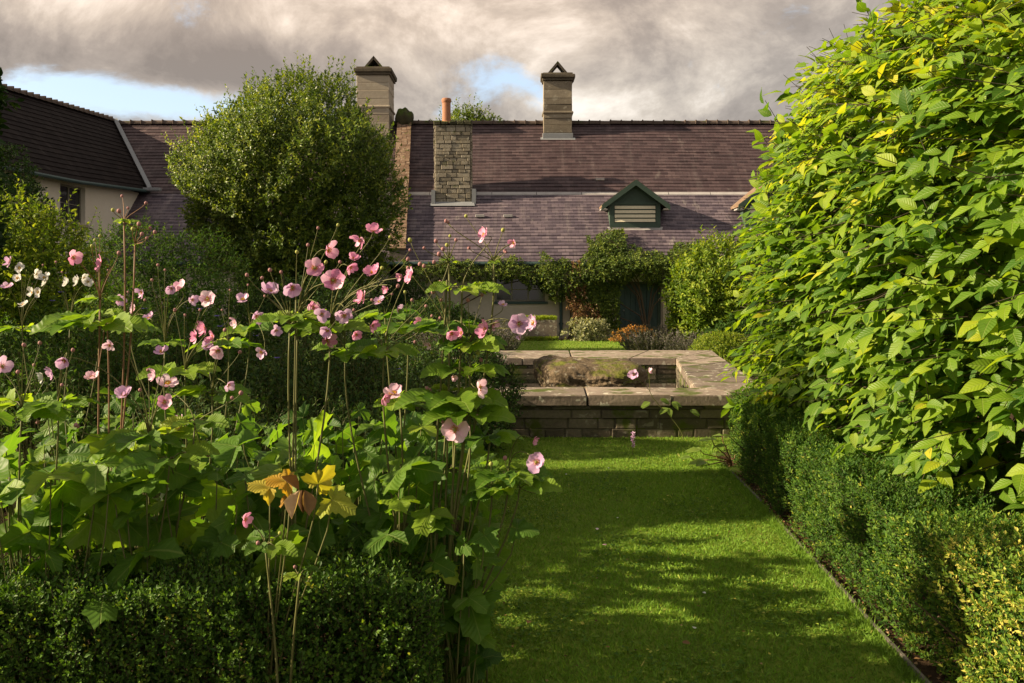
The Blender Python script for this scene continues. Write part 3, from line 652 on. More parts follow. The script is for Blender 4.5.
# dormers
def dormer(cx, roofm):
    y0 = 33.3; x0, x1 = cx - .92, cx + .92; ze, za = 4.93, 5.62; yb = 35.2
    g = GM()
    g.add([[x0, y0, 3.8], [x1, y0, 3.8], [x1, y0, ze], [cx, y0, za], [x0, y0, ze], [x0, yb, 3.8], [x1, yb, 3.8], [x1, yb, ze], [cx, yb, za], [x0, yb, ze]],
          [[0, 1, 2, 3, 4], [0, 4, 9, 5], [1, 6, 7, 2], [5, 9, 8, 7, 6]])
    dm = g.build('dormer', M['greenpaint'], house)
    g = GM(); o = .30; s = (za - ze) / .92
    for sg in (-1, 1):
        e = [cx + sg * (.92 + o), ze - s * o]; t = .09
        V = [[e[0], y0 - .28, e[1] + .03], [cx, y0 - .28, za + .03], [cx, yb + .4, za + .03], [e[0], yb + .0, e[1] + .03]]
        V += [[a, b, c + t] for a, b, c in V]
        fs = [[0, 1, 2, 3], [4, 7, 6, 5], [0, 4, 5, 1], [1, 5, 6, 2], [2, 6, 7, 3], [3, 7, 4, 0]]
        g.add(V, fs, .5)
    rf = g.build('dormer_roof', M[roofm], dm)
    g = GM()
    for sg in (-1, 1):    # barge boards
        e = [cx + sg * (.92 + o + .02), ze - s * (o + .02)]; yf = y0 - .32
        V = [[e[0], yf, e[1] - .09], [cx, yf, za - .11], [cx, yf, za + .10], [e[0], yf, e[1] + .11]]; V += [[a, b + .035, c] for a, b, c in V]
        g.add(V, [[0, 1, 2, 3], [4, 7, 6, 5], [0, 4, 5, 1], [1, 5, 6, 2], [2, 6, 7, 3], [3, 7, 4, 0]])
    for xx in (x0 - .005, x1 - .155): g.box([xx, y0 - .05, 3.86], [xx + .16, y0 - .003, ze - .02])
    g.box([x0 + .157, y0 - .05, 3.86], [x1 - .157, y0 - .003, 4.17]); g.box([x0 + .157, y0 - .05, ze - .1], [x1 - .157, y0 - .003, ze - .02])
    g.build('barge_board', M['greenpaint'], dm)
    g = GM()
    for k in range(4):
        z = 4.20 + k * .158; V = [[cx - .74, y0 - .05, z], [cx + .74, y0 - .05, z], [cx + .74, y0 - .015, z + .115], [cx - .74, y0 - .015, z + .115]]
        V += [[a, b + .018, c] for a, b, c in V]; g.add(V, [[0, 1, 2, 3], [4, 7, 6, 5], [0, 4, 5, 1], [1, 5, 6, 2], [2, 6, 7, 3], [3, 7, 4, 0]])
    g.build('louvre', M['cream'], dm)
    g = GM(); g.box([x0 - .35, y0 - .2, 4.62], [x0 - .1, y0 + .25, 4.68], .5, 0, .01); g.box([x1 + .1, y0 - .2, 4.62], [x1 + .35, y0 + .25, 4.68], .5, 0, .01)
    g.add([[x0 - .05, y0 - .14, 3.90], [x1 + .05, y0 - .14, 3.90], [x1 + .1, y0 - .01, 4.02], [x0 - .1, y0 - .01, 4.02]], [[0, 1, 2, 3]])
    g.build('dormer_flashing', M['leadpale'], dm)
dormer(4.5, 'brick'); dormer(9.45, 'brick')

# chimneys
def tent(g, cx, cy, z, wd, h, dp):
    for sg in (-1, 1):
        V = [[cx + sg * wd, cy - dp, z], [cx + sg * (wd - .11), cy - dp, z], [cx - sg * .02, cy - dp, z + h - .12], [cx, cy - dp, z + h]]
        V += [[a, b + 2 * dp, c] for a, b, c in V]
        g.add(V, [[0, 1, 2, 3], [4, 7, 6, 5], [0, 4, 5, 1], [1, 5, 6, 2], [2, 6, 7, 3], [3, 7, 4, 0]], .3)
def stack_chimney(cx, cy, wd, dp, zb, zt, matn, name='chimney'):  # ashlar stack
    g = GM(); z = zb
    while z < zt - .02:
        h = min(random.uniform(.26, .36), zt - z); x = cx - wd / 2
        off = random.uniform(-.006, .006)
        g.box([cx - wd / 2 + off, cy - dp / 2 + off, z + .003], [cx + wd / 2 + off, cy + dp / 2 + off, z + h - .003], random.random(), 0, .012, .004); z += h
    ch = g.build(name, M[matn], house)
    g = GM(); o = .12
    g.box([cx - wd / 2 - o * .5, cy - dp / 2 - o * .5, zt], [cx + wd / 2 + o * .5, cy + dp / 2 + o * .5, zt + .10], .4, 0, .02, .006)
    g.box([cx - wd / 2 - o, cy - dp / 2 - o, zt + .10], [cx + wd / 2 + o, cy + dp / 2 + o, zt + .28], .2, 0, .03, .008)
    g.box([cx - wd / 2 - .03, cy - dp / 2 - .03, zt + .283], [cx + wd / 2 + .03, cy + dp / 2 + .03, zt + .34], .1, 0, .02, .008)
    g.build('chimney_cap', M['darkcap'], ch)
    g = GM(); g.box([cx - wd / 2 - .05, cy - dp / 2 - .05, zt - 1.38], [cx + wd / 2 + .05, cy + dp / 2 + .05, zt - 1.26], .3, 0, .03, .006); g.build('string_course', M[matn], ch)
    g = GM(); tent(g, cx, cy, zt + .34, .42, .50, dp * .38); g.build('chimney_cowl', M['mortar'], ch)
    return ch
B = stack_chimney((557.5 - 512) / 23.9, 38.15, 1.18, .75, 7.7, 10.42, 'ashlar')
g = GM(); g.box([1.9 - .63, 37.66, 7.95], [1.9 + .63, 37.765, 8.22], .5, 0, .01); g.add([[1.9 - .72, 37.60, 7.94], [1.9 + .72, 37.60, 7.94], [1.9 + .72, 37.74, 8.06], [1.9 - .72, 37.74, 8.06]], [[0, 1, 2, 3]]); g.build('chimney_flashing', M['lead'], B)
A = stack_chimney(-5.75, 38.4, 1.34, 1.6, 7.5, 10.62, 'ashlar_pale')
# rubble chimney with clay pot
cx, y0, y1, z0, z1 = -2.25, 34.6, 35.3, 4.9, 7.98; wd = 1.34
g = GM(); 
rubble_face(g, [cx - wd / 2, y0, 0], [1, 0, 0], wd, z0, z1, [0, -1, 0], .05, (.11, .2), (.2, .5), 0, .012)
rubble_face(g, [cx + wd / 2, y0, 0], [0, 1, 0], y1 - y0, z0, z1, [1, 0, 0], .05, (.11, .2), (.2, .5), 0, .012)
rubble_face(g, [cx - wd / 2, y1, 0], [0, -1, 0], y1 - y0, z0, z1, [-1, 0, 0], .05, (.11, .2), (.2, .5), 0, .012)
Cc = g.build('chimney', M['chim_stone'], house)
g = GM(); g.box([cx - wd / 2, y0, z0], [cx + wd / 2, y1, z1]); g.build('chimney_core', M['chim_mortar'], Cc)
g = GM(); 
for k in range(5): a = cx - wd / 2 - .06 + k * (wd + .12) / 5; g.box([a, y0 - .1, z1 + .002], [a + (wd + .12) / 5 - .01, y1 + .1, z1 + random.uniform(.1, .16)], random.random(), 0, .03, .01)
g.build('chimney_cap', M['mosscap'], Cc)
g = GM(); pr = [(.19, 0), (.19, .06), (.165, .10), (.16, .80), (.18, .84), (.19, .90), (.18, .96), (.16, .98), (.13, .98), (.125, .6)]
for (ra, za), (rb, zb) in zip(pr, pr[1:]):
    an = np.arange(18) * 2 * math.pi / 18
    V = [[cx - .02 + ra * math.cos(a) - .25, 35 + ra * math.sin(a), z1 + .12 + za] for a in an] + [[cx - .02 + rb * math.cos(a) - .25, 35 + rb * math.sin(a), z1 + .12 + zb] for a in an]
    g.add(V, [[i, (i + 1) % 18, 18 + (i + 1) % 18, 18 + i] for i in range(18)], .5)
g.build('chimney_pot', M['terracotta'], Cc)
g = GM(); g.add([[cx - .85, 34.32, 4.89], [cx + .85, 34.32, 4.89], [cx + .8, 34.5, 5.06], [cx - .8, 34.5, 5.06]], [[0, 1, 2, 3]]); g.box([cx - .80, 34.40, 4.95], [cx - .66, 35.0, 5.5]); g.box([cx + .73, 34.46, 4.95], [cx + .88, 35.0, 5.55]); g.build('chimney_flashing', M['lead'], Cc)
# brick party wall standing above the roofs
g = GM(); gm2 = GM(); gt = GM()
def pwx(y): f = (y - 31.8) / 6.7; return -4.28 + (-4.80 + 4.28) * f, -3.74 + (-4.27 + 3.74) * f
def roofz(y): return ZE + (y - YE) * (ZM - ZE) / (YM - YE) if y < YM else ZM + (y - YM) * (ZR - ZM) / (YR - YM)
ysw = [31.8, 32.6, 33.4, 34.2, 35.0, 35.8, 36.6, 37.4, 38.0, 38.6]
for ya, yb in zip(ysw, ysw[1:]):
    V = [[x, y, z] for y, hi in ((ya, 0), (yb, 0)) for x in pwx(y) for z in (roofz(y) - .5, roofz(y) + .42)]
    g.add(V, [[0, 1, 3, 2], [4, 6, 7, 5], [0, 4, 5, 1], [2, 3, 7, 6], [1, 5, 7, 3]], .5)
x0, x1 = pwx(31.8); g.box([x0, 31.8, 0], [x1, 32.4, roofz(31.8) + .0], .5)
pw = g.build('party_wall', M['chim_mortar'], house)
y = 31.78
while y < 38.0:      # raked courses of old brick on top
    x0, x1 = pwx(y); x = x0 - .03
    while x < x1:
        w_ = random.uniform(.17, .24); xe = min(x + w_, x1 + .03); za = roofz(y) + .425; zb = roofz(y + .085) + .425; t = random.uniform(.05, .075)
        V = [[x + .006, y, za], [xe - .006, y, za], [xe - .006, y + .078, zb], [x + .006, y + .078, zb]]; V += [[a, b - .03, c + t] for a, b, c in V]
        gt.add(V, [[0, 3, 2, 1], [4, 5, 6, 7], [0, 1, 5, 4], [1, 2, 6, 5], [2, 3, 7, 6], [3, 0, 4, 7]], random.random()); x = xe
    y += .085
gt.build('brickwork', M['brick'], pw)
x0, x1 = pwx(38.2); bm = bmesh.new(); bmesh.ops.create_icosphere(bm, subdivisions=3, radius=1)
for v in bm.verts: v.co = Vector(((x0 + x1) / 2 + v.co.x * .40, 38.15 + v.co.y * .5, roofz(38.2) + .45 + v.co.z * .42 + .05 * math.sin(v.co.x * 9) + .04 * math.sin(v.co.y * 11)))
gm2.bm(bm); gm2.build('moss_cap', M['mosscap'], pw)

# left wing of the house: roof falling to the right, ridge coming towards the viewer
XR, XE = -16.85, -14.2
def wing_ridge(y): return np.interp(y, [20, 30, 38.5], [7.9, 8.35, 8.86])
def wing_eave(y): return np.interp(y, [20, 29.5, 36.3], [5.0, 5.32, 5.72])
g = GM(); n = 17; ys = np.linspace(20, 38.5, 20)
for i in range(n):
    V = []
    for y in ys:
        zr, ze = wing_ridge(y), wing_eave(y); sx, sz = XE + .15 - XR, zr - ze + .1
        for (s, o) in ((i / n, -.004), (i / n, .022), ((i + 1.05) / n, .002)):
            V.append([XE + .15 - sx * s + o * .7, y, ze - .1 + sz * s + o])
    g.add(V, [f for k in range(len(ys) - 1) for f in ([k * 3, k * 3 + 1, k * 3 + 4, k * 3 + 3], [k * 3 + 1, k * 3 + 2, k * 3 + 5, k * 3 + 4])], random.random())
V = [[XR, 20, 7.9], [XR, 38.5, 8.86], [XR - 3, 38.5, 5.4], [XR - 3, 20, 5]]; g.add(V, [[0, 1, 2, 3]])
Lw = math.hypot(XE + .15 - XR, 3.2)
set_uvrow('slate_wing', Lw, n)
wr = g.build('wing_roof', M['slate_wing'], house, uvfun=lambda P: np.stack([P[:, 1], (P[:, 2] - wing_eave(P[:, 1]) + .1) / (wing_ridge(P[:, 1]) - wing_eave(P[:, 1]) + .1) * Lw], 1))
g = GM(); y = 20.0
while y < 38.3:
    z = wing_ridge(y + .2); pts = [(math.cos(math.pi * k / 8) * .15, math.sin(math.pi * k / 8) * .15 - .02) for k in range(9)]
    V = [[XR + a, y, z + b] for a, b in pts] + [[XR + a * .93, y + .42, z + b * .93 + .01] for a, b in pts]
    g.add(V, [[i, i + 1, i + 10, i + 9] for i in range(8)] + [list(range(9)), list(range(9, 18))[::-1]], random.random())
    g.box([XR - .155, y - .015, z - .03], [XR + .155, y + .035, z + .148], .5, 0, .012); y += .42
g.build('ridge_tiles', M['ridge'], wr)
g = GM(); pa = np.array([XR + .05, 38.45, 8.83]); pb = np.array([-14.0, 35.05, 5.55]); uu = unit(pb - pa); sidev = unit(np.cross(uu, [0, -.6, .8])) * .075
q = [pa - sidev, pa + sidev, pb + sidev, pb - sidev]; up_ = np.array([.08, -.10, .12])
g.add([p + up_ for p in q] + [p + up_ - np.array([0, -.03, .05]) for p in q], [[0, 1, 2, 3], [4, 7, 6, 5], [0, 4, 5, 1], [1, 5, 6, 2], [2, 6, 7, 3], [3, 7, 4, 0]])
g.box([XE + .1, 34.7, 5.50], [XE + .75, 34.95, 5.62], .5, 0, .02); g.build('valley_flashing', M['lead'], wr)
g = GM(); wx = XE - .15
def wp(y0, y1, z0, z1): g.box([wx - .4, y0, z0], [wx, y1, z1])
wp(20, 28.9, -.1, 5.25); wp(28.9, 30.6, -.1, 3.9); wp(28.9, 30.6, 5.12, 5.30); wp(30.6, 38, -.1, 5.45)
g.build('wing_wall', M['wingwall'], house)
g = GM(); t = .07; X = wx - .14
for (a, b, c, e) in ((28.9, 28.97, 3.9, 5.12), (30.53, 30.6, 3.9, 5.12), (29.70, 29.78, 3.97, 5.05), (28.97, 30.53, 3.9, 3.97), (28.97, 30.53, 5.05, 5.12), (28.97, 30.53, 4.5, 4.53)):
    g.box([X - .05 - (.001 if c == 4.5 else 0), a + .003, c + .003], [X + (.001 if c == 4.5 else 0), b - .003, e - .003])
ww = g.build('window', M['frame_grey'], house); g = GM(); g.box([X - .03, 28.97, 3.97], [X - .025, 30.53, 5.05]); g.build('pane', M['glass'], ww)
g = GM(); g.box([wx - .1, 28.8, 3.8], [wx + .08, 30.7, 3.895], .5, 0, .01); g.build('window_sill', M['ashlar_pale'], ww)
g = GM(); g.tube([[XE + .2, 20, 4.9], [XE + .2, 29.5, 5.19], [XE + .2, 35.6, 5.55]], .06, .5, 0, 8); g.build('gutter', M['doorpaint'], wr)

# mossy trough by the wall
g = GM(); x0, x1, ya, yb = -.02, 1.52, 30.5, 31.2
g.box([x0, ya, 0], [x1, ya + .12, .70], .5, 0, .015); g.box([x0, yb - .12, 0], [x1, yb, .70], .6, 0, .015); g.box([x0, ya + .123, 0], [x0 + .12, yb - .123, .70], .4, 0, .015); g.box([x1 - .12, ya + .123, 0], [x1, yb - .123, .70], .4, 0, .015)
tr = empty('stone_trough', (.75, 30.85, 0), 'square edged stone trough topped with moss against the white wall', 'trough')
g.build('trough_sides', M['coping'], tr)
g = GM(); g.box([x0 + .125, ya + .125, .3], [x1 - .125, yb - .125, .66]); g.build('soil', M['soil'], tr)
g = GM(); P = np.stack([rng.uniform(x0 + .02, x1 - .02, 3500), rng.uniform(ya, yb, 3500), rng.uniform(.66, .80, 3500)], 1); twig_leaves(g, P, np.tile([0, 0, 1.], (3500, 1)), T_TINY, .08, 2, .05, tint=(.7, .2))
P = np.stack([rng.uniform(x0, x1, 1600), rng.uniform(ya - .14, ya - .03, 1600), rng.uniform(.0, .12, 1600)], 1); twig_leaves(g, P, np.tile([0, -1, .3], (1600, 1)), T_TINY, .08, 2, .05, tint=(.7, .2))
tag(g.build('moss_plant', M['lime_leaf'], tr), None)

# ================================================================ TREES AND SHRUBS
def shrub(name, label, cat, c, r, n, T, length, nl, ls, leafm, seed, base=None, group=None, nlimb=6, lump=.12, p=2.0, keep=None, tint=(.45, .3), inner=.35, r0=.05, tips=0, freq=3.0, lspread=.45, **kw):
    c = np.array(c, float); r = np.array(r, float); base = np.array([c[0], c[1], 0.]) if base is None else np.array(base, float)
    root = empty(name, tuple(base), label, cat, group)
    limbs('trunk' if 'tree' in name else 'stems', base, c, r0, nlimb, r * lspread, root, seed)
    g = GM()
    P, N = ell_points(c, r, n, .86, 1.03, lump, seed, p, keep, freq); twig_leaves(g, P, N, T, length, nl, ls, tint=tint, tw=True, **kw)
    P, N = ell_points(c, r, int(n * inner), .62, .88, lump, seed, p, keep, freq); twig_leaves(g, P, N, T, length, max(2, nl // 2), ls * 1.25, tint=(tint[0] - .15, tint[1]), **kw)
    if tips:
        P, N = ell_points(c, r, tips, 1.02, 1.10, lump, seed, p, lambda P, N: N[:, 2] > .25, freq)
        kk = dict(kw); kk.update(up=1.0, rand=.2); twig_leaves(g, P, N, T, length * 2.7, nl + 5, ls, tint=(tint[0] + .1, tint[1]), tw=True, **kk)
    g.build('crown', [M[leafm], M['twig']], root); return root

# large round evergreen left of centre
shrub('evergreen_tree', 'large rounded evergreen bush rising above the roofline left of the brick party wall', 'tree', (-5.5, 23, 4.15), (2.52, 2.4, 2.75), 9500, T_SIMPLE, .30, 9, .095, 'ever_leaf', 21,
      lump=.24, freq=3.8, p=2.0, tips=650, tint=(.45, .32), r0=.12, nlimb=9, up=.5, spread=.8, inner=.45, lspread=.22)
# small treetop behind the ridge
shrub('distant_tree', 'small green treetop showing behind the ridge by the clay chimney pot', 'tree', (-2.2, 46, 9.3), (2.0, 1.6, 1.4), 900, T_SIMPLE, .4, 7, .16, 'ever_leaf', 3, lump=.3, nlimb=4, r0=.1, tips=60)
# big leafy shrub on the right
visr = lambda P, N: (P[:, 2] > .50) & (P[:, 0] > 1.2) & ((N[:, 0] < .35) | (rng.uniform(0, 1, len(P)) < .12)) & ((N[:, 1] < .55) | (rng.uniform(0, 1, len(P)) < .5))
bs = empty('broadleaf_shrub', (4.9, 6.4, 0), 'huge sunlit shrub with large pointed leaves hanging over the right hand box hedge', 'shrub')
limbs('stems', (4.6, 6.3, 0), (4.4, 6.2, 2.2), .07, 12, (1.2, 1.5, .9), bs, 4)
BC, BR = (4.76, 6.35, 1.75), (2.68, 3.1, 2.75)
g = GM()
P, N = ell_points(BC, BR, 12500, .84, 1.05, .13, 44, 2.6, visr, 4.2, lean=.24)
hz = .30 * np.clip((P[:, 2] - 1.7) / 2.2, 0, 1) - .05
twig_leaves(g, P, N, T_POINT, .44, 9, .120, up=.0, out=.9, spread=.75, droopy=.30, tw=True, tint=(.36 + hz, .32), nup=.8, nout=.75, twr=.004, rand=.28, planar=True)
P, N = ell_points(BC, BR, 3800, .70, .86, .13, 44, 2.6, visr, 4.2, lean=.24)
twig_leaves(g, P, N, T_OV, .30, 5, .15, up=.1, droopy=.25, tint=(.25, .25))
P, N = ell_points(BC, BR, 380, 1.0, 1.07, .13, 44, 2.6, lambda P, N: (P[:, 2] > 2.2) & (N[:, 0] < .4), 4.2, lean=.24)
twig_leaves(g, P, N, T_POINT, .70, 13, .12, up=.7, out=.6, spread=.7, droopy=.05, tw=True, tint=(.4, .3), rand=.25, twr=.005)
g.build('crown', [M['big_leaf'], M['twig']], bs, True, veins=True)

# hedges
def hedge(name, label, path, wd, h, n, ls, leafm, seed, length=.07, nl=6, tint=(.45, .3), hfun=None, twr=.0012, ysort=1.0, lit_tint=None):
    """path: list of (x,y) centre line; P sampled on the rounded top and the sides"""
    pa = np.array(path, float); seg = np.linalg.norm(np.diff(pa, axis=0), axis=1); cum = np.concatenate([[0], np.cumsum(seg)])
    root = empty(name, (*path[0], 0), label, 'hedge')
    def pts(n, lo, hi):
        s = rng.uniform(0, 1, n) ** ysort * cum[-1]; x = np.interp(s, cum, pa[:, 0]); y = np.interp(s, cum, pa[:, 1])
        i = np.clip(np.searchsorted(cum, s) - 1, 0, len(seg) - 1); dv = (pa[i + 1] - pa[i]) / seg[i][:, None]; nv = np.stack([dv[:, 1], -dv[:, 0]], 1)
        q = rng.uniform(0, 1, n); hh = (h if hfun is None else hfun(s / cum[-1])) * (1 + .03 * np.sin(s * 4 + seed) + .02 * np.sin(s * 11 + 1) + rng.normal(0, .02, n))
        peri = 2 * hh + wd; t = q * peri
        a = np.where(t < hh, -1., np.where(t < hh + wd, 0., 1.))
        off = np.where(a < 0, -wd / 2, np.where(a > 0, wd / 2, t - hh - wd / 2)); z = np.where(a < 0, t, np.where(a > 0, peri - t, hh))
        rd = .05   # round the shoulders
        z = np.where(a == 0, z - rd * np.clip(np.abs(off) / (wd / 2), 0, 1) ** 6, z)
        bul = .016 * np.sin(s * 5.3 + z * 6 + seed) + .013 * np.sin(s * 12 + z * 9) + .012 * np.sin(s * 23 + 3 * z)
        N = np.stack([nv[:, 0] * a, nv[:, 1] * a, (a == 0) * 1.0 + .15], 1)
        N[:, :2] += nv * (np.where(a == 0, off / (wd / 2), 0) ** 3)[:, None]; N = unit(N)
        P = np.stack([x + nv[:, 0] * off, y + nv[:, 1] * off, z], 1) + N * (bul + rng.uniform(lo, hi, n))[:, None]
        e = np.clip((.12 - np.minimum(s, cum[-1] - s)) / .12, 0, 1)[:, None]
        return P, N
    g = GM()
    P, N = pts(n, -.05, .012); twig_leaves(g, P, N, T_TINY, length, nl, ls, up=.75, out=.7, spread=.75, tw=True, tint=tint if lit_tint is None else (tint[0] + lit_tint(P), tint[1]), twr=twr, twmi=1)
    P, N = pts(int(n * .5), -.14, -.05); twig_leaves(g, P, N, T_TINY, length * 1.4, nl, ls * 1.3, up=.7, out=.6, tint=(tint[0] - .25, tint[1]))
    for e in (0, 1):      # close the ends
        c = pa[0] if e == 0 else pa[-1]; dv = (pa[1] - pa[0]) if e == 0 else (pa[-1] - pa[-2]); dv = dv / np.linalg.norm(dv) * (-1 if e == 0 else 1); nv = np.array([dv[1], -dv[0]])
        m = int(n * h * wd / ((2 * h + wd) * cum[-1]) * 1.3) + 10; o = rng.uniform(-wd / 2, wd / 2, m); z = rng.uniform(0, h, m) if hfun is None else rng.uniform(0, hfun(np.array([float(e)]))[0], m)
        P = np.stack([c[0] + nv[0] * o + dv[0] * rng.uniform(-.06, .02, m), c[1] + nv[1] * o + dv[1] * rng.uniform(-.06, .02, m), z], 1)
        twig_leaves(g, P, np.tile([dv[0], dv[1], .1], (m, 1)), T_TINY, length, nl, ls, up=.7, tint=tint, tw=True, twr=twr)
    g.build('foliage', [M[leafm], M['twig']], root)
    g = GM()      # woody stems inside
    s = np.linspace(.02, .98, int(cum[-1] / .12)) * cum[-1]; x = np.interp(s, cum, pa[:, 0]); y = np.interp(s, cum, pa[:, 1]); A = np.stack([x, y, np.zeros_like(x)], 1)
    for k in range(5): g.sticks(A, A + np.stack([rng.normal(0, wd * .22, len(s)), rng.normal(0, .06, len(s)), rng.uniform(.6, .9, len(s)) * h], 1), .008, .003)
    g.build('stems', M['bark'], root); return root
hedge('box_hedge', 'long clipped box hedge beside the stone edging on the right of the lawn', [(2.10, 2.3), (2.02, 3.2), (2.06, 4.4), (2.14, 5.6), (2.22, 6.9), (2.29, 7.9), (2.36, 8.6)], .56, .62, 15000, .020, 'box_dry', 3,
      .055, 7, (.32, .28), lambda s: np.interp(s, [0, .3, .6, 1], [.56, .58, .62, .66]), ysort=1.25, lit_tint=lambda P: .38 * np.clip((4.5 - P[:, 1]) / .9, 0, 1))  # near end's sunlight put into the leaf tint: yellower towards the viewer
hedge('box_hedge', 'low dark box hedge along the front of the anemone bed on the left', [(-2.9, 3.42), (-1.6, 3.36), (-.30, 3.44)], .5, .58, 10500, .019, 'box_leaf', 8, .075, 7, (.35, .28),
      lambda s: np.interp(s, [0, .55, .7, .82, .9, 1], [.57, .56, .55, .61, .62, .52]))

# box ball
shrub('box_ball', 'clipped round box ball beside the far right corner of the stone pool', 'shrub', (4.42, 19.0, .36), (.72, .6, .40), 2600, T_TINY, .08, 6, .035, 'lime_leaf', 5, lump=.03, nlimb=5, r0=.02, tint=(.6, .25))
shrub('box_bush', 'bright yellow green box bush at the near right corner of the stone pool', 'shrub', (2.82, 9.15, .40), (.50, .42, .42), 2600, T_TINY, .09, 7, .030, 'lime_leaf', 6, lump=.06, nlimb=5, r0=.02, tint=(.6, .25))
# shrubs of the far side
shrub('leafy_shrub', 'tall light green leafy shrub standing against the house right of the door', 'shrub', (5.0, 21.5, 1.25), (1.35, 1.1, 1.55), 2400, T_SIMPLE, .30, 8, .11, 'lime_leaf', 15, lump=.2, nlimb=9, r0=.03, tips=120, tint=(.45, .3), up=.6)
shrub('leafy_shrub', 'dark dense shrub at the foot of the light green leafy shrub', 'shrub', (5.4, 20.6, .55), (1.2, .8, .62), 1500, T_SIMPLE, .2, 7, .07, 'mid_leaf', 16, lump=.12, nlimb=6, r0=.02, tint=(.45, .3))
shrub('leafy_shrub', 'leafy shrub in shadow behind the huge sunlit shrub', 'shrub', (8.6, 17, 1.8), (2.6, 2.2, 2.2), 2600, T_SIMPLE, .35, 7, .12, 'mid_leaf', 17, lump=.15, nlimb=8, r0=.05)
# left side masses
shrub('leafy_shrub', 'bright green rounded shrub at the far left below the dark creeper', 'shrub', (-5.15, 9.2, 1.3), (1.0, .75, 1.45), 3800, T_SIMPLE, .20, 8, .055, 'lime_leaf', 31, lump=.15, nlimb=9, r0=.03, tint=(.5, .3), tips=120)
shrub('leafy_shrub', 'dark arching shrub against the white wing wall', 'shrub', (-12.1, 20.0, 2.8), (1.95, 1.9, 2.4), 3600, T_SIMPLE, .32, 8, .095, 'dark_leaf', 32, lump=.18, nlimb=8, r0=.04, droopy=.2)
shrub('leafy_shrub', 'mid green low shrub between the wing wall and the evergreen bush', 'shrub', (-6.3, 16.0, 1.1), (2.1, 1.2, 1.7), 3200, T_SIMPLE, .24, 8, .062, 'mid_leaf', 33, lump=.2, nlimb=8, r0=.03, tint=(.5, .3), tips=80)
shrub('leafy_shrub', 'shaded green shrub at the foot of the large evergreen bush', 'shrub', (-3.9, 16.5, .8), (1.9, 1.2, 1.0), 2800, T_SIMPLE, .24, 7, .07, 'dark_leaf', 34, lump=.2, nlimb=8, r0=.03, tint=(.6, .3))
shrub('slender_tree', 'tall dark glossy leaved tree cut by the left edge of the picture', 'tree', (-4.82, 6.65, 2.7), (.92, .8, 1.75), 2300, T_OV, .24, 8, .08, 'dark_leaf', 35, lump=.28, nlimb=7, r0=.06, tips=130, tint=(.45, .3), up=.8)

# climbers on the house wall
def climber(label, boxes, n, leafm, seed, ls, tw=None, extra=None):
    root = empty('climbing_plant', ((boxes[0][0] + boxes[0][1]) / 2, YE - .1, 0), label, 'climber', 'climbers on the farmhouse wall')
    g = GM(); gs = GM(); cxx = (boxes[0][0] + boxes[0][1]) / 2
    for (xa, xb, z0, z1, th, dens) in boxes:
        m = int(n * dens); x = rng.uniform(xa, xb, m); wv = .16 * np.sin(x * 3.1 + seed) + .12 * np.sin(x * 7.7)
        tz = rng.uniform(0, 1, m); z = z0 + (z1 - z0) * tz + wv * (.5 + np.abs(tz - .5)); 
        yy = YE - .35 - th * np.sin(np.pi * np.clip(tz, .05, .95)) * rng.uniform(.35, 1.1, m) - np.where(z > ZE - .3, 0, 0) + np.clip(z - 2.8, 0, 3) * 1.1
        P = np.stack([x, yy, z], 1); twig_leaves(g, P, np.tile([0, -1., .2], (m, 1)), T_SIMPLE, .30, 7, ls, up=.1, out=.6, droopy=.25, tint=(.45, .35), tw=True, twr=.006)
        for k in range(2):
            e = np.array([random.uniform(xa, xb), YE - .35, random.uniform(z0, z1)]); b = np.array([cxx + random.uniform(-.1, .1), YE - .1, 0])
            gs.tube([b, [b[0] * .8 + e[0] * .2, YE - .12, e[2] * .55], [b[0] * .35 + e[0] * .65, YE - .22, e[2] * .9], e], [.03, .024, .018, .008], .5, 0, 5)
    gs.build('stems', M['bark'], root); g.build('foliage', [M[leafm], M['twig']], root)
    if extra: 
        g = GM()
        for (xa, xb, z0, z1, m) in extra:
            P = np.stack([rng.uniform(xa, xb, m), YE - .5 - rng.uniform(0, .25, m), rng.uniform(z0, z1, m)], 1); twig_leaves(g, P, np.tile([0, -1., 0], (m, 1)), T_SIMPLE, .25, 6, ls, up=-.5, droopy=.6, tint=(.5, .35))
        g.build('withered_leaves', M['brown_leaf'], root)
climber('thin green climber trained under the eaves above the white wall', [(-3.8, -1.0, 2.05, 2.75, .30, .6), (-1.0, 1.2, 1.95, 2.75, .30, .6)], 560, 'vine_leaf', 2, .085)
climber('climber with hanging brown withered leaves beside the drainpipe', [(1.0, 3.0, 1.45, 2.85, .45, 1.0), (2.3, 3.3, .9, 2.0, .25, .35)], 620, 'vine_leaf', 5, .09, extra=[(1.85, 2.6, 1.0, 2.1, 60), (2.1, 3.0, .75, 1.4, 60), (2.0, 2.4, 1.9, 2.7, 22)])
climber('dense climber spilling onto the roof around the green dormer and over the door', [(2.9, 6.6, 1.95, 3.1, .6, 1.5), (3.0, 4.0, 2.9, 3.95, .35, .45), (2.7, 3.4, 2.7, 3.5, .3, .3), (2.75, 3.7, .4, 2.0, .25, .7), (5.4, 6.5, 2.6, 3.3, .3, .3)], 700, 'vine_leaf', 7, .095)
shrub('leafy_shrub', 'dusky shrub at the foot of the farmhouse wall, just right of the brick party wall', 'shrub', (-3.6, 28.5, .9), (1.0, .8, 1.15), 1300, T_SIMPLE, .3, 7, .10, 'dark_leaf', 61, lump=.2, nlimb=6, r0=.03, tint=(.6, .3))
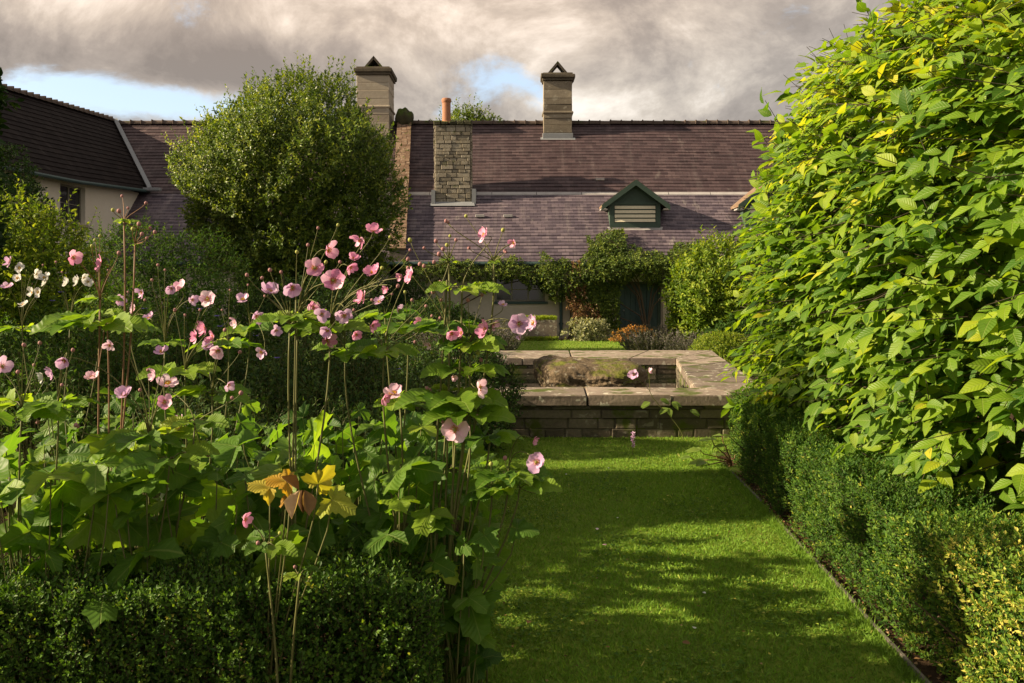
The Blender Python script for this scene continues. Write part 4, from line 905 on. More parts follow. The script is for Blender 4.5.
# beds at the foot of the wall
shrub('border_plant', 'cream variegated border plant below the climbers by the wall', 'plant', (2.55, 30.3, .28), (.75, .4, .42), 500, T_SIMPLE, .16, 6, .09, 'silver_leaf', 41, lump=.3, nlimb=5, r0=.01)
shrub('border_plant', 'orange tinted low border plant left of the grey lavender bushes', 'plant', (3.95, 29.5, .16), (.75, .4, .30), 420, T_SIMPLE, .14, 6, .08, 'orange_leaf', 42, lump=.3, nlimb=5, r0=.01)
def spiky(name, label, cat, c, r, n, length, leafm, seed, tipm=None, group=None, w_=.006):
    root = empty(name, (c[0], c[1], 0), label, cat, group); g = GM()
    a = rng.uniform(0, 6.28, n); q = np.sqrt(rng.uniform(0, 1, n)); B = np.stack([c[0] + np.cos(a) * q * r * .55, c[1] + np.sin(a) * q * r * .55, np.zeros(n)], 1)
    t = unit(np.stack([np.cos(a) * q * .75, np.sin(a) * q * .75, np.full(n, 1.)], 1) + rng.normal(0, .1, (n, 3))); L = length * rng.uniform(.6, 1.1, n)
    E = B + t * L[:, None]; g.sticks(B, E, w_, w_ * .5, rng.uniform(0, 1, n)); 
    for k in range(5): g.scatter(T_TINY, B + t * (L * (.25 + .12 * k))[:, None], t + rng.normal(0, .4, (n, 3)), rng.normal(0, 1, (n, 3)), length * .14, rng.uniform(0, .8, n), 0, .5)
    g.build('foliage', M[leafm], root)
    if tipm:
        g = GM()
        for k in range(5): g.scatter(T_TINY, E + t * (k * .02), rng.normal(0, 1, (n, 3)) + t, rng.normal(0, 1, (n, 3)), length * .06, rng.uniform(0, 1, n), 0, 1)
        g.build('flower_spikes', M[tipm], root)
    return root
spiky('lavender_bush', 'grey spiky lavender bush just beyond the pool, nearer the door', 'lavender', (3.35, 21.5), .75, 700, .72, 'lav_leaf', 1, 'lav_leaf', 'lavender beyond the pool')
spiky('lavender_bush', 'grey spiky lavender bush at the foot of the light green shrub', 'lavender', (4.15, 20.6), .7, 600, .62, 'lav_leaf', 1, 'lav_leaf', 'lavender beyond the pool')
shrub('border_plant', 'pale yellow green border plant between the lavender and the leafy shrub', 'plant', (4.55, 22.3, .6), (.4, .4, .6), 330, T_SIMPLE, .2, 6, .09, 'silver_leaf', 46, lump=.3, nlimb=5, r0=.01, tint=(.8, .3))
spiky('catmint_bush', 'grey twiggy catmint bush behind the anemones at the left of the pool', 'catmint', (-.95, 19.2), 1.3, 700, .9, 'lav_leaf', 1, 'lav_leaf', None, .005)
shrub('leafy_shrub', 'dark low shrub touching the left end of the stone pool', 'shrub', (-.62, 9.3, .5), (.72, .7, .54), 2200, T_SIMPLE, .14, 7, .040, 'dark_leaf', 51, lump=.12, nlimb=7, r0=.015, tint=(.6, .3))

shrub('leafy_shrub', 'dusky bush behind the left end of the pool, reaching over its far coping', 'shrub', (-1.15, 13.2, .7), (.85, 2.2, .72), 2600, T_SIMPLE, .18, 7, .05, 'dark_leaf', 52, lump=.15, nlimb=8, r0=.02, tint=(.65, .3))

# ================================================================ FLOWER BORDER (mid distance)
def border(label, cx, cy, rx, ry, h, n, leafm, seed, ls=.05, fl=None, nf=0, tint=(.5, .3), T=T_SIMPLE):
    root = empty('border_plant', (cx, cy, 0), label, 'plant', 'leafy clumps in the middle of the flower bed'); g = GM()
    a = rng.uniform(0, 6.28, n); q = np.sqrt(rng.uniform(0, 1, n)); x = cx + rx * q * np.cos(a); y = cy + ry * q * np.sin(a)
    top = h * (1 - .35 * q ** 3) * (1 + .10 * np.sin(x * 5 + seed) + .08 * np.sin(y * 6 + x * 3)); z = top * rng.uniform(.35, 1.0, n) ** .6
    P = np.stack([x, y, z], 1); N = unit(np.stack([np.cos(a) * q, np.sin(a) * q, np.full(n, .8)], 1))
    twig_leaves(g, P, N, T, .20, 8, ls, up=.9, out=.5, tint=tint, tw=True, twr=.002); g.build('foliage', [M[leafm], M['stem']], root)
    g = GM(); m = n // 6; B = np.stack([x[:m], y[:m], np.zeros(m)], 1); g.sticks(B, P[:m], .005, .002); g.build('stems', M['stem'], root)
    if fl:
        g = GM(); k = rng.integers(0, n, nf); Q = P[k].copy(); Q[:, 2] = top[k] + rng.uniform(0, .1, nf)
        for j in range(5): g.scatter(T_TINY, Q, np.stack([np.cos(j * 1.26 + Q[:, 0] * 50), np.sin(j * 1.26 + Q[:, 0] * 50), np.full(nf, .2)], 1), np.tile([0, -.5, 1.], (nf, 1)), .025, rng.uniform(0, 1, nf), 0, 1.4)
        g.build('blossoms', M[fl], root)
    return root
border('dense green clump behind the tall anemone seed heads, dotted with purple flowers', -3.0, 7.1, 1.2, .9, 1.40, 2100, 'mid_leaf', 1, .042, 'petal_purple', 26)
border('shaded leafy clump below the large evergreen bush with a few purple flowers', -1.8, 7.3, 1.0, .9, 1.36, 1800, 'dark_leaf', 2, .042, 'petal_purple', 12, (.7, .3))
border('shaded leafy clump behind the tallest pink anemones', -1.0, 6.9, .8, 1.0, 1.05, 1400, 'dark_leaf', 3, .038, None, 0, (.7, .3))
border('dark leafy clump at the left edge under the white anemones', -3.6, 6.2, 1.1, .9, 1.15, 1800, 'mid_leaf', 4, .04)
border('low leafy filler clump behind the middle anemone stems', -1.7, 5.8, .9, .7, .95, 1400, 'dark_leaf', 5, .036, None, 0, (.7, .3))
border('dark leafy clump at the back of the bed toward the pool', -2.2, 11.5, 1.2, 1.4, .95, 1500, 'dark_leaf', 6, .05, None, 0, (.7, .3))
border('green clump at the back left of the bed before the bright shrub', -3.9, 8.2, 1.3, .7, 1.5, 1600, 'mid_leaf', 7, .05, None, 0, (.6, .3))

# ================================================================ ANEMONES
def petal_template(nseg=4, wd=.8, cup=.25):
    V = []; Fc = []; rows = 5
    for i in range(rows):
        y = i / (rows - 1); w_ = wd * (.16 + .84 * math.sin(math.pi * min(.98, y * .72 + .06)) ** .8) * (1 if i < rows - 1 else .62)
        for k in range(nseg + 1):
            x = (k / nseg - .5) * w_ * (1 + .05 * math.sin(i * 2 + k)); edge = (abs(k / nseg - .5) * 2)
            V.append([x, .12 + y * .88 - (.10 * edge ** 2 if i == rows - 1 else 0), cup * (y ** 1.6) + .10 * edge ** 2 * (y * .8 + .2) + .03 * math.sin(k * 2.2 + i)])
    for i in range(rows - 1):
        for k in range(nseg): a = i * (nseg + 1) + k; Fc.append([a, a + 1, a + nseg + 2, a + nseg + 1])
    return np.array(V), Fc
T_PETAL = petal_template()
_fm = {}
def flower_meshes(kind, cup, var):
    key = (kind, cup, var)
    if key in _fm: return _fm[key]
    r_ = np.random.default_rng(hash((cup, var)) % 1000 + var); n = [6, 5, 7][var % 3]
    TV, TF = petal_template(4, .95 if n < 7 else .8, cup); g = GM()
    for i in range(n):
        a = i * 2 * math.pi / n + r_.normal(0, .12); f = np.array([[math.cos(a), math.sin(a), r_.normal(.0, .26)]])
        g.scatter((TV, TF), np.array([[0, 0, .002 * (i % 2)]]), f, np.array([[0, 0, 1.]]), .038 * r_.uniform(.82, 1.1), r_.uniform(.1, .95), 0, r_.uniform(.85, 1.15))
    # pale petal rims come from the tint; build meshes
    me = g.build('tmp', M[kind], None, True); pm = me.data; bpy.data.objects.remove(me); pm.name = 'flower'
    g = GM(); bm = bmesh.new(); bmesh.ops.create_uvsphere(bm, u_segments=10, v_segments=6, radius=.0048, matrix=Matrix.Translation((0, 0, .004))); g.bm(bm, .5, 1)
    m = 46; a = r_.uniform(0, 6.28, m); q = r_.uniform(.0055, .0125, m); E = np.stack([np.cos(a) * q, np.sin(a) * q, r_.uniform(.005, .009, m)], 1)
    g.sticks(np.stack([np.cos(a) * .004, np.sin(a) * .004, np.zeros(m)], 1), E, .0005, .0005)
    g.sticks(E, E + np.array([0, 0, .0022]), .0011, .0009, .5, 0, 4)
    o = g.build('tmp', [M['stamen'], M['budgreen']]); cm = o.data; bpy.data.objects.remove(o); cm.name = 'flower_centre'
    _fm[key] = (pm, cm); return _fm[key]
g = GM(); bm = bmesh.new(); bmesh.ops.create_uvsphere(bm, u_segments=8, v_segments=6, radius=1)
for v in bm.verts: v.co.z *= 1.1
g.bm(bm); o = g.build('tmp', M['bud'], None, True); BUD = o.data; bpy.data.objects.remove(o)
BUDG = BUD.copy(); BUDG.materials.clear(); BUDG.materials.append(M['budgreen'])
def place(name, me, parent, loc, nrm, size, roll=0.0, child=None):
    o = bpy.data.objects.new(name, me); COL.objects.link(o); o.parent = parent
    q = Vector(nrm).normalized().to_track_quat('Z', 'Y'); q = q @ Vector((0, 0, 1)).rotation_difference(Vector((0, 0, 1)))
    m = Matrix.Translation(Vector(loc) - parent.location) @ q.to_matrix().to_4x4() @ Matrix.Rotation(roll, 4, 'Z') @ Matrix.Scale(size, 4)
    o.matrix_local = m
    if child: c = bpy.data.objects.new(child[0], child[1]); COL.objects.link(c); c.parent = o
    return o
def bez(a, b, c, d_, n=10):
    t = np.linspace(0, 1, n)[:, None]; return (1 - t) ** 3 * a + 3 * (1 - t) ** 2 * t * b + 3 * (1 - t) * t * t * c + t ** 3 * d_
KN = {'p': 'petal_pink', 'a': 'petal_pale', 'l': 'petal_lilac', 'w': 'petal_white'}
def leaf_group(g, node, k, size, seed, tint=.6, tmpl=None, up=.15, a0=0.0):
    """whorl of divided leaves at a stem node"""
    for i in range(k):
        a = a0 + i * 2 * math.pi / k + random.uniform(-.4, .4); dv = np.array([math.cos(a), math.sin(a), up + random.uniform(-.1, .2)])
        pl = size * random.uniform(.2, .6); s = size * random.uniform(.95, 1.55); p1 = node + unit(dv) * pl
        g.tube([node, node * .5 + p1 * .5 + np.array([0, 0, .01]), p1], [.0022, .0018, .0015], .5, 1, 5)
        tn = tint + random.uniform(-.25, .25)
        for (b, sc) in ((0, 1.0), (.85, .82), (-.85, .82)):
            f = np.array([math.cos(a + b), math.sin(a + b), dv[2] * .6 - .05]); tt = random.choice(T_TOOTH)
            g.scatter(tt, p1[None], f[None], np.array([[random.uniform(-.6, .2), random.uniform(-.9, .1), 1.]]), s * sc * .8, tn + random.uniform(-.08, .08), 0, 1.45)
def anemone(label, basepx, D, nodes, flowers, buds, basal=5, stemm='stem', nodesize=.13, Ds=.25, seed=0):
    """basepx: foot (px on the ground at D); nodes [(px,py,dD,leaves,size)]; flowers [(px,py,size_px,kind,node,facing)]; buds [(px,py,node,green)]"""
    random.seed(seed + 77)
    foot = np.array([(basepx - 512) * D / F, D, 0.0])
    root = empty('anemone_plant', tuple(foot), label, 'flowering plant', 'Japanese anemones in the flower bed')
    gs = GM(); gl = GM(); NP = []
    for (px, py, dD, k, sz) in nodes:
        nd = at(px, py, D + dD); NP.append(nd); b = foot + np.array([random.uniform(-.05, .05), random.uniform(-.05, .05), 0])
        pts = bez(b, b + np.array([0, 0, nd[2] * .4]), nd * np.array([1, 1, 0]) + np.array([random.uniform(-.03, .03), 0, nd[2] * .7]), nd, 12)
        gs.tube(pts, np.linspace(.0052, .0036, 12), .5, 0, 6)
        if k: leaf_group(gl, nd, k, sz, seed, .6, a0=random.uniform(0, 3))
    for (px, py, szp, kd, ni, fc) in flowers:
        nd = NP[ni]; e = at(px, py, D + random.uniform(-.12, .12) - (.22 if fc in 'cd' else .05))
        size = szp / F * D / .076
        fn = {'c': (random.uniform(-.35, .35), -1, random.uniform(-.1, .35)), 'l': (-1, -.45, .25), 'r': (1, -.5, .1), 'd': (random.uniform(-.6, .6), -1, -.5), 'u': (random.uniform(-.5, .5), -.55, .8), 's': (random.choice((-1, 1)), -.75, random.uniform(-.6, .3)), 'b': (-.3, 1, .3)}[fc]
        fn = np.array(fn, float); fnu = unit(fn); cup = {'c': .25, 'l': .35, 'r': .35, 'd': .55, 'u': .5, 's': .65, 'b': .3}[fc]
        pm, cm = flower_meshes(KN[kd], cup, random.randrange(3))
        place('flower', pm, root, e, fnu, size * (.88 if fc == 'c' else 1) * random.uniform(.92, 1.08), random.uniform(0, 6), ('flower_centre', cm))
        back = e - fnu * .012; L = np.linalg.norm(back - nd)
        gs.tube(bez(nd, nd + np.array([0, 0, L * .45]) + (back - nd) * .1, back - fnu * min(.07, L * .3) + np.array([0, 0, .01]), back, 10), np.linspace(.0026, .0013, 10), .5, 0, 5)
    for b in buds:
        px, py, ni, gr = b; nd = NP[ni]; e = at(px, py, D + random.uniform(-.15, .15)); L = np.linalg.norm(e - nd)
        place('bud', BUDG if gr else BUD, root, e, (random.uniform(-.4, .4), random.uniform(-.5, 0), 1), random.uniform(.0058, .009))
        gs.tube(bez(nd, nd + (e - nd) * np.array([.15, .15, .4]), e + np.array([(nd[0] - e[0]) * .15, 0, -L * .2]), e, 9), np.linspace(.0022, .0011, 9), .5, 0, 5)
    for i in range(basal):
        a = random.uniform(0, 6.28); r_ = random.uniform(.08, .32); z = random.uniform(.45, .95)
        e = foot + np.array([math.cos(a) * r_, math.sin(a) * r_ * .8, z]); gs.tube(bez(foot, foot + np.array([0, 0, z * .5]), e - np.array([0, 0, z * .3]), e, 7), [.004, .0038, .0035, .0032, .003, .0028, .0025], .5, 0, 5)
        gl.scatter(random.choice(T_LOBE), e[None], np.array([[math.cos(a), math.sin(a), random.uniform(-.5, .1)]]), np.array([[random.uniform(-.4, .2), random.uniform(-.6, 0), 1.]]), random.uniform(.12, .19), random.uniform(.2, .9))
    gs.build('stems', M[stemm], root, True)
    if gl.n: gl.build('foliage', [M['anem_leaf'], M['stem']], root, True, veins=True)
    return root
R_ = random
anemone('tall anemone with reddish stems, many seed heads and two deep pink flowers at the left', 100, 3.7,
        [(107, 325, 0, 6, .17), (100, 300, .05, 2, .08), (124, 222, .0, 3, .045), (135, 245, .02, 2, .03)],
        [(73, 257, 17, 'p', 1, 's'), (101, 264, 18, 'p', 1, 'l'), (92, 378, 15, 'a', 0, 'u')],
        [(146, 203, 2, 0), (122, 196, 2, 0), (119, 211, 2, 0), (113, 210, 2, 1), (128, 208, 2, 0), (150, 228, 2, 0), (119, 253, 1, 0), (139, 224, 3, 0), (133, 229, 3, 1), (142, 234, 3, 0), (147, 238, 3, 0), (155, 232, 3, 0), (95, 240, 1, 1), (100, 236, 1, 1), (92, 246, 1, 1)], 6, 'stem_red', seed=1)
anemone('anemone at the left edge with nodding dull buds and lilac flowers on pale curved stems', 30, 3.5,
        [(22, 408, 0, 4, .13), (58, 405, 0, 4, .11), (10, 470, 0, 0, .1)],
        [(43, 376, 14, 'w', 1, 's'), (2, 366, 18, 'l', 0, 's'), (64, 360, 14, 'l', 1, 'd'), (52, 372, 13, 'l', 1, 's')],
        [(40, 343, 0, 0), (24, 345, 0, 0), (34, 365, 0, 0), (73, 350, 1, 0), (18, 372, 0, 0), (62, 385, 1, 0), (38, 422, 1, 0), (76, 425, 1, 0), (84, 412, 1, 1)], 6, seed=2)
anemone('white anemone cluster at the far left behind the pink ones', 60, 5.6,
        [(22, 330, 0, 4, .14), (70, 325, .1, 4, .13), (100, 315, .2, 3, .12)],
        [(10, 262, 12, 'l', 0, 'l'), (20, 268, 12, 'w', 0, 'c'), (45, 278, 12, 'w', 0, 'u'), (78, 281, 11, 'w', 1, 's'), (88, 282, 12, 'w', 1, 'c'), (18, 278, 12, 'w', 0, 'c'), (36, 274, 10, 'w', 0, 's'), (47, 281, 14, 'w', 1, 'l'), (33, 292, 12, 'w', 0, 's'), (38, 292, 12, 'w', 0, 'c'), (68, 282, 12, 'w', 1, 's'), (84, 278, 10, 'w', 1, 's'), (24, 305, 12, 'w', 0, 'u'), (8, 287, 13, 'l', 0, 'u')],
        [(43, 265, 0, 0), (56, 262, 1, 0), (62, 272, 1, 0), (100, 281, 2, 0), (108, 270, 2, 0)], 5, seed=3)
anemone('anemone with a knot of pink flowers above lilac ones left of the tall stems', 190, 4.2,
        [(185, 372, 0, 5, .13), (212, 395, 0, 5, .13), (165, 345, .1, 3, .1)],
        [(142, 292, 13, 'l', 2, 's'), (180, 289, 17, 'a', 2, 'u'), (192, 300, 13, 'l', 2, 's'), (208, 299, 19, 'a', 0, 'c'), (205, 328, 17, 'p', 0, 's'), (213, 338, 18, 'p', 0, 'l'), (196, 336, 14, 'p', 0, 's'), (218, 350, 18, 'a', 1, 'd'), (207, 348, 14, 'l', 1, 'u'), (171, 288, 12, 'l', 2, 'd'), (228, 385, 12, 'l', 1, 's')],
        [(165, 270, 2, 0), (158, 265, 2, 0), (152, 280, 2, 0), (240, 352, 1, 0), (225, 330, 1, 0), (185, 315, 0, 0), (175, 310, 0, 0), (200, 310, 0, 0)], 7, seed=4)
anemone('lower anemone with pale pink side facing flowers at the heart of the left bed', 155, 3.55,
        [(150, 440, 0, 5, .15), (195, 425, 0, 4, .12), (170, 460, -.1, 4, .13)],
        [(162, 352, 15, 'l', 0, 'u'), (125, 395, 17, 'l', 0, 'u'), (165, 402, 20, 'p', 0, 'c'), (181, 423, 20, 'a', 1, 'l'), (168, 384, 22, 'a', 1, 'u'), (155, 375, 14, 'a', 0, 's'), (168, 493, 21, 'w', 2, 'l'), (62, 362, 12, 'l', 0, 'd'), (110, 345, 12, 'a', 0, 'd')],
        [(140, 390, 0, 0), (148, 370, 0, 0), (182, 460, 2, 0), (187, 495, 2, 1), (78, 427, 0, 0), (86, 420, 0, 1), (208, 455, 1, 0), (241, 393, 1, 0), (232, 398, 1, 0)], 8, seed=5)
anemone('tallest anemone with long straight stems and a crowd of deep pink flowers', 296, 3.55,
        [(290, 325, 0, 3, .13), (298, 318, .03, 4, .11), (330, 330, .1, 4, .12), (296, 300, 0, 0, .1)],
        [(328, 250, 20, 'p', 1, 's'), (315, 268, 21, 'p', 1, 'c'), (333, 281, 26, 'p', 1, 'c'), (360, 239, 16, 'p', 2, 's'), (373, 231, 17, 'p', 2, 'u'), (374, 273, 18, 'p', 2, 'u'), (363, 297, 20, 'p', 2, 'l'), (269, 292, 19, 'l', 0, 'u'), (292, 287, 20, 'l', 0, 'd'), (313, 307, 15, 'p', 1, 's'), (322, 314, 15, 'l', 1, 'd'), (344, 315, 18, 'l', 2, 'd'), (350, 267, 12, 'p', 2, 's'), (354, 259, 12, 'p', 2, 'u'), (387, 289, 9, 'p', 2, 's'), (411, 276, 18, 'p', 2, 'l')],
        [(297, 252, 3, 1), (338, 225, 1, 1), (318, 228, 1, 0), (326, 262, 1, 1), (390, 237, 2, 1), (410, 250, 2, 0), (408, 259, 2, 0), (270, 270, 0, 0), (247, 275, 0, 0), (262, 278, 0, 0), (281, 272, 0, 0), (398, 286, 2, 0), (382, 268, 2, 1), (340, 262, 1, 0), (308, 245, 1, 0)], 4, 'stem', seed=6)
anemone('slim anemone in shade with pink and lilac blooms right of the tallest one', 400, 3.7,
        [(384, 352, 0, 5, .13), (400, 405, 0, 3, .12), (345, 352, .1, 4, .12)],
        [(393, 394, 21, 'a', 1, 'u'), (384, 398, 12, 'p', 1, 's'), (372, 325, 13, 'p', 0, 's'), (327, 341, 16, 'p', 2, 's'), (401, 276, 10, 'p', 0, 's'), (328, 330, 14, 'l', 2, 'd')],
        [(415, 342, 0, 0), (360, 348, 0, 0), (420, 330, 0, 0), (432, 316, 0, 0), (354, 310, 0, 0), (433, 292, 0, 0)], 6, seed=7)
anemone('tall anemone full of round seed heads in front of the slate roof', 435, 3.6,
        [(447, 280, 0, 0, .1), (462, 290, 0, 5, .11), (470, 345, 0, 5, .13), (448, 330, .1, 5, .12), (449, 262, 0, 2, .04), (494, 262, 0, 2, .035)],
        [(485, 235, 20, 'p', 1, 'l'), (514, 243, 11, 'p', 5, 's'), (451, 333, 14, 'p', 3, 'd'), (462, 333, 12, 'p', 3, 's'), (486, 330, 18, 'p', 2, 's'), (493, 324, 12, 'p', 2, 's'), (519, 324, 22, 'l', 2, 'c'), (534, 323, 18, 'l', 2, 'l'), (503, 305, 10, 'l', 2, 'u'), (520, 337, 6, 'l', 2, 's')],
        [(450, 236, 4, 1), (436, 241, 4, 0), (456, 240, 4, 0), (443, 249, 4, 0), (447, 245, 4, 1), (424, 248, 4, 0), (466, 216, 5, 1), (446, 221, 5, 0), (448, 222, 5, 0), (469, 248, 5, 0), (503, 230, 5, 1), (505, 251, 5, 0), (506, 252, 5, 0), (439, 254, 4, 0), (420, 264, 4, 0), (424, 266, 4, 0), (434, 262, 4, 0), (468, 300, 2, 0), (482, 295, 2, 0), (436, 288, 4, 0), (440, 282, 4, 0), (410, 240, 3, 1), (408, 268, 3, 0), (478, 353, 2, 1), (441, 300, 3, 0)], 4, 'stem', seed=8)
anemone('short anemone with one wide open pale flower over green leaves near the path', 440, 3.6,
        [(452, 398, 0, 6, .16), (470, 415, -.05, 4, .14), (490, 440, 0, 4, .12), (466, 372, 0, 5, .15)],
        [(455, 430, 31, 'a', 1, 'c'), (479, 388, 20, 'a', 3, 'r'), (432, 405, 13, 'p', 0, 's'), (453, 377, 9, 'a', 3, 's')],
        [(427, 388, 0, 0), (423, 398, 0, 0), (430, 390, 0, 0), (441, 377, 3, 0), (460, 415, 1, 0), (443, 422, 1, 0), (477, 416, 1, 0), (474, 357, 3, 1), (481, 360, 3, 0)], 6, seed=9)
anemone('anemone sprig leaning over the path with one lilac flower and a pink bud', 460, 3.6,
        [(508, 475, 0, 5, .13), (492, 490, 0, 4, .13), (520, 488, -.02, 3, .10)],
        [(536, 462, 23, 'l', 0, 'c'), (534, 440, 9, 'p', 0, 's')],
        [(491, 464, 1, 1), (540, 492, 2, 1), (505, 458, 0, 0)], 5, seed=10)
anemone('low anemone in the hedge front with a deep pink round bud and bent pale stem', 285, 3.15,
        [(265, 545, 0, 3, .09), (300, 575, -.05, 2, .06)],
        [(245, 519, 14, 'p', 0, 's')],
        [(295, 567, 1, 0), (300, 580, 1, 1), (310, 578, 1, 1), (272, 540, 0, 1), (258, 543, 0, 0), (280, 533, 0, 1)], 0, seed=11)
anemone('pale lilac anemone group behind the knot of pink flowers, in front of the low shrub', 215, 5.0,
        [(228, 345, 0, 4, .14), (250, 330, .2, 4, .13), (130, 330, .2, 4, .12)],
        [(243, 300, 14, 'l', 1, 'u'), (256, 316, 14, 'l', 1, 's'), (262, 352, 12, 'l', 1, 'd'), (236, 322, 13, 'a', 0, 's'), (118, 300, 13, 'l', 2, 's'), (150, 318, 12, 'l', 2, 'u'), (135, 308, 12, 'a', 2, 's'), (276, 330, 12, 'l', 1, 'd')],
        [(230, 290, 0, 0), (248, 285, 1, 0), (265, 296, 1, 0), (222, 310, 0, 0), (128, 292, 2, 0), (145, 300, 2, 0)], 5, seed=12)
anemone('shaded anemone with small pink flowers hanging between the middle stems and the pool', 400, 4.6,
        [(408, 330, 0, 5, .15), (385, 318, .1, 4, .13)],
        [(398, 310, 12, 'l', 0, 's'), (420, 322, 12, 'p', 0, 'd'), (380, 302, 13, 'l', 1, 'u'), (356, 334, 13, 'p', 1, 'd'), (430, 345, 10, 'a', 0, 's')],
        [(412, 300, 0, 0), (426, 306, 0, 0), (392, 294, 1, 0), (372, 300, 1, 0), (440, 318, 0, 0), (405, 292, 0, 1)], 6, seed=13)
# a patch of basal foliage (one leafy clump per plant centre)
def leafy_clump(label, px0, px1, D0, D1, n, z0, z1, sz, tint, seed, py=None):
    random.seed(seed); xa, xb = (px0 - 512) * D0 / F, (px1 - 512) * D0 / F
    root = empty('anemone_clump', ((xa + xb) / 2, (D0 + D1) / 2, 0), label, 'leaf clump', 'leafy anemone clumps without flowers')
    gs, gl = GM(), GM()
    for i in range(n):
        y = random.uniform(D0, D1); x = random.uniform(xa, xb); z = random.uniform(z0, z1); a = random.uniform(0, 6.28)
        e = np.array([x, y, z]); b = np.array([x * .6 + (xa + xb) * .2 + random.uniform(-.05, .05), y, 0])
        gs.tube(bez(b, b + np.array([0, 0, z * .5]), e - np.array([0, 0, z * .3]), e, 6), np.linspace(.004, .0025, 6), .5, 0, 5)
        s = sz * random.uniform(.65, 1.3); tn = tint + random.uniform(-.3, .3)
        gl.scatter(random.choice(T_LOBE + T_LOBED), e[None], np.array([[math.cos(a), math.sin(a) - .3, random.uniform(-.7, .1)]]), np.array([[random.uniform(-1.2, .5), random.uniform(-1.5, .0), .8]]), s, tn)
    gs.build('stems', M['stem'], root, True); gl.build('foliage', M['anem_leaf'], root, True, veins=True); return root
leafy_clump('broad leaved clump at the lower left corner of the bed', -90, 130, 3.2, 3.9, 40, .52, .98, .29, .55, 1)
leafy_clump('broad leaved clump lit from behind above the dark hedge left of centre', 90, 290, 3.3, 4.1, 42, .45, .95, .27, .55, 2)
leafy_clump('broad leaved clump in the middle behind the yellow leaves', 260, 430, 3.5, 4.3, 42, .45, .92, .25, .45, 3)
leafy_clump('broad leaved clump at the path side of the bed', 400, 480, 3.5, 4.4, 28, .35, .80, .22, .45, 4)
leafy_clump('shaded broad leaved clump deeper in the bed below the evergreen', 200, 460, 4.4, 5.4, 80, .45, .95, .19, .25, 5)
leafy_clump('shaded broad leaved clump deeper in the bed at the left', -60, 210, 4.2, 5.2, 80, .5, 1.05, .18, .3, 6)
leafy_clump('low leaves hiding the stalks at the path end of the dark hedge', 418, 492, 3.45, 3.75, 34, .16, .66, .14, .3, 12)
leafy_clump('dim leafy clump beside the dark shrub near the pool', 400, 470, 5.2, 7.6, 50, .2, .70, .20, .3, 7)
# the yellowing plant
yp = empty('yellowing_plant', (-.86, 3.2, 0), 'anemone with turned yellow leaves and one dried brown curled leaf', 'leaf clump')
gy, gs = GM(), GM(); foot = np.array([-.86, 3.2, 0])
for (px, py, s, a, e_, tn, nz) in ((270, 488, .125, 2.9, .25, .62, (-.5, -.6, .9)), (287, 481, .12, 2.4, .1, .35, (.2, -.7, .9)), (318, 484, .13, .6, .9, .78, (.8, -.8, .4)), (332, 500, .15, -.2, -.4, .95, (.3, -.8, .7)), (290, 497, .08, 3.6, -.6, .15, (-.3, -.6, .9))):
    p = at(px, py, 3.15); gs.tube(bez(foot, foot + np.array([0, 0, .4]), p - np.array([0, 0, .2]), p, 7), np.linspace(.004, .0025, 7), .5, 0, 5)
    gy.scatter(random.choice(T_LOBE), p[None], np.array([[math.cos(a), -.15, e_]]), np.array([nz], float), s, tn)
gs.build('stems', M['stem'], yp, True); gy.build('yellow_leaves', M['yellow_leaf'], yp, True, veins=True)
g = GM(); p = at(302, 490, 3.06); T_CURL = ovate_leaf(.62, .75, -.25)
for (f, nz, sc, tn, ox) in (((-.12, .05, -1), (-.7, -1, 0), .095, 1.0, -.006), ((.06, .02, -1), (.8, -1, .1), .085, .75, .008), ((0, -.1, -1), (0, 1, .1), .08, .2, .0), ((-.9, -.2, .5), (.2, -.5, .9), .075, .3, -.01)):
    g.scatter(T_CURL, (p + np.array([ox, 0, 0]))[None], np.array([f], float), np.array([nz], float), sc, tn)
g.build('dried_leaf', M['brown_leaf'], yp, True)

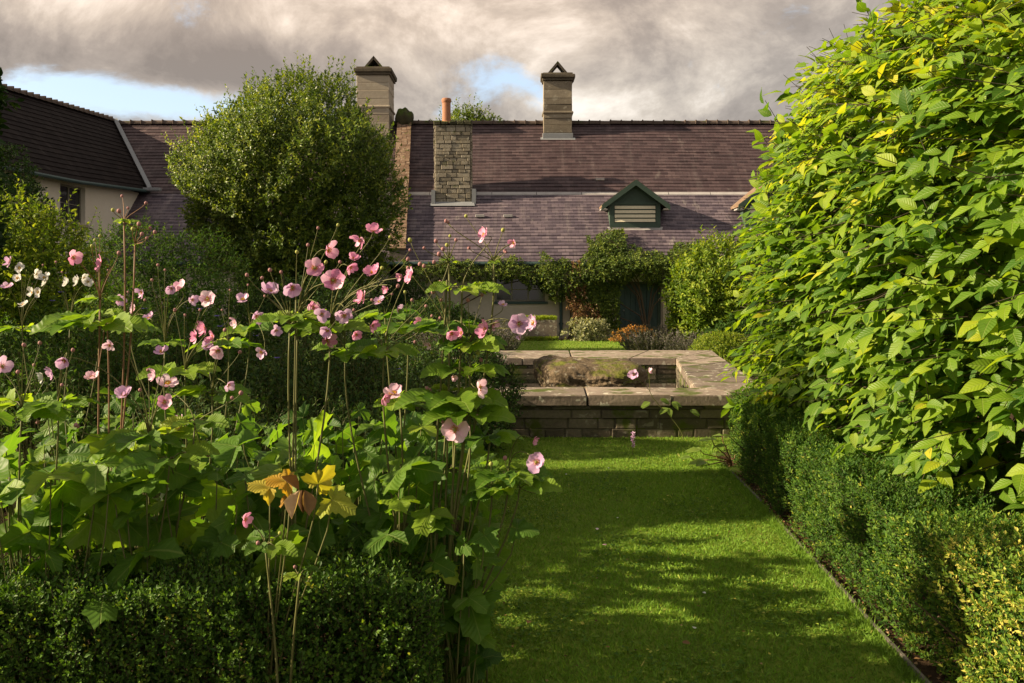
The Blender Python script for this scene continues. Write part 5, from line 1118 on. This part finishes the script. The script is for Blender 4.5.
# little plant at the pool foot
sp = empty('young_plant', (2.0, 8.25, 0), 'small dark stemmed plant with flat leaves on the lawn before the pool corner', 'plant')
gs, gl = GM(), GM(); foot = np.array([2.0, 8.3, 0])
for (px, py, s, a) in ((700, 450, .14, 2.8), (712, 440, .13, 2.0), (722, 436, .11, 1.2), (735, 455, .15, .3), (706, 462, .16, 3.3), (728, 470, .17, -.3), (716, 455, .12, .9), (726, 446, .12, 2.4), (690, 457, .10, 3.0)):
    p = at(px, py, 8.2 + random.uniform(-.2, .2)); gs.tube(bez(foot, foot + np.array([0, 0, .15]), p - np.array([0, 0, .08]), p, 6), np.linspace(.007, .004, 6), .5, 0, 5)
    for b in (0, .9, -.9): gl.scatter(T_OV, p[None], np.array([[math.cos(a + b), math.sin(a + b) * .6, .05]]), np.array([[0, -.3, 1.]]), s, .5 + random.uniform(-.3, .3))
gs.build('stems', M['stem_red'], sp); gl.build('foliage', M['anem_leaf'], sp, True)
# white bloom speck on the grass before the pool: small spike
fs = empty('flower_spike', (1.18, 8.9, 0), 'tiny pale lilac flower spike rising from the lawn in front of the pool', 'flower')
g = GM(); g.tube([[1.18, 8.9, 0], [1.185, 8.9, .12]], .003, .5, 0, 5); g.build('stem', M['stem'], fs)
g = GM(); n = 40; z = rng.uniform(.08, .24, n); g.scatter(T_TINY, np.stack([np.full(n, 1.185), np.full(n, 8.9), z], 1), rng.normal(0, 1, (n, 3)), rng.normal(0, 1, (n, 3)), .03, rng.uniform(0, 1, n)); g.build('petals', M['petal_lilac'], fs)
# flowers leaning over the pool from a plant at its near edge
pf = empty('pool_anemone', (1.55, 9.75, 0), 'lone anemone with two lilac flowers leaning over the pool coping', 'flowering plant')
gs = GM(); foot = np.array([1.85, 9.8, 0]); nd = at(650, 392, 9.7)
gs.tube(bez(foot, foot + np.array([0, 0, .2]), nd - np.array([-.05, 0, .15]), nd, 9), np.linspace(.006, .004, 9), .5, 0, 5)
for (px, py, s, kd, fn) in ((634, 374, 1.7, 'petal_lilac', (-.6, -.8, .1)), (649, 371, 1.1, 'petal_pale', (.9, -.3, .3))):
    e = at(px, py, 9.6); pm, cm = flower_meshes(kd, .5, 1); place('flower', pm, pf, e, fn, s, 1.0, ('flower_centre', cm)); gs.tube(bez(nd, nd + np.array([0, 0, .05]), e - np.array([0, 0, .06]), e, 8), .003, .5, 0, 5)
gs.build('stems', M['stem'], pf)
g = GM()
for (px, py, a) in ((660, 399, 0), (672, 402, .5), (650, 402, 3), (690, 410, .2), (668, 408, 4)):
    for b in (0, .8, -.8): g.scatter(T_OV, at(px, py, 9.75)[None], np.array([[math.cos(a + b), -.4, -.3]]), np.array([[0, -.6, 1.]]), .12, .5)
g.build('foliage', M['anem_leaf'], pf, True)
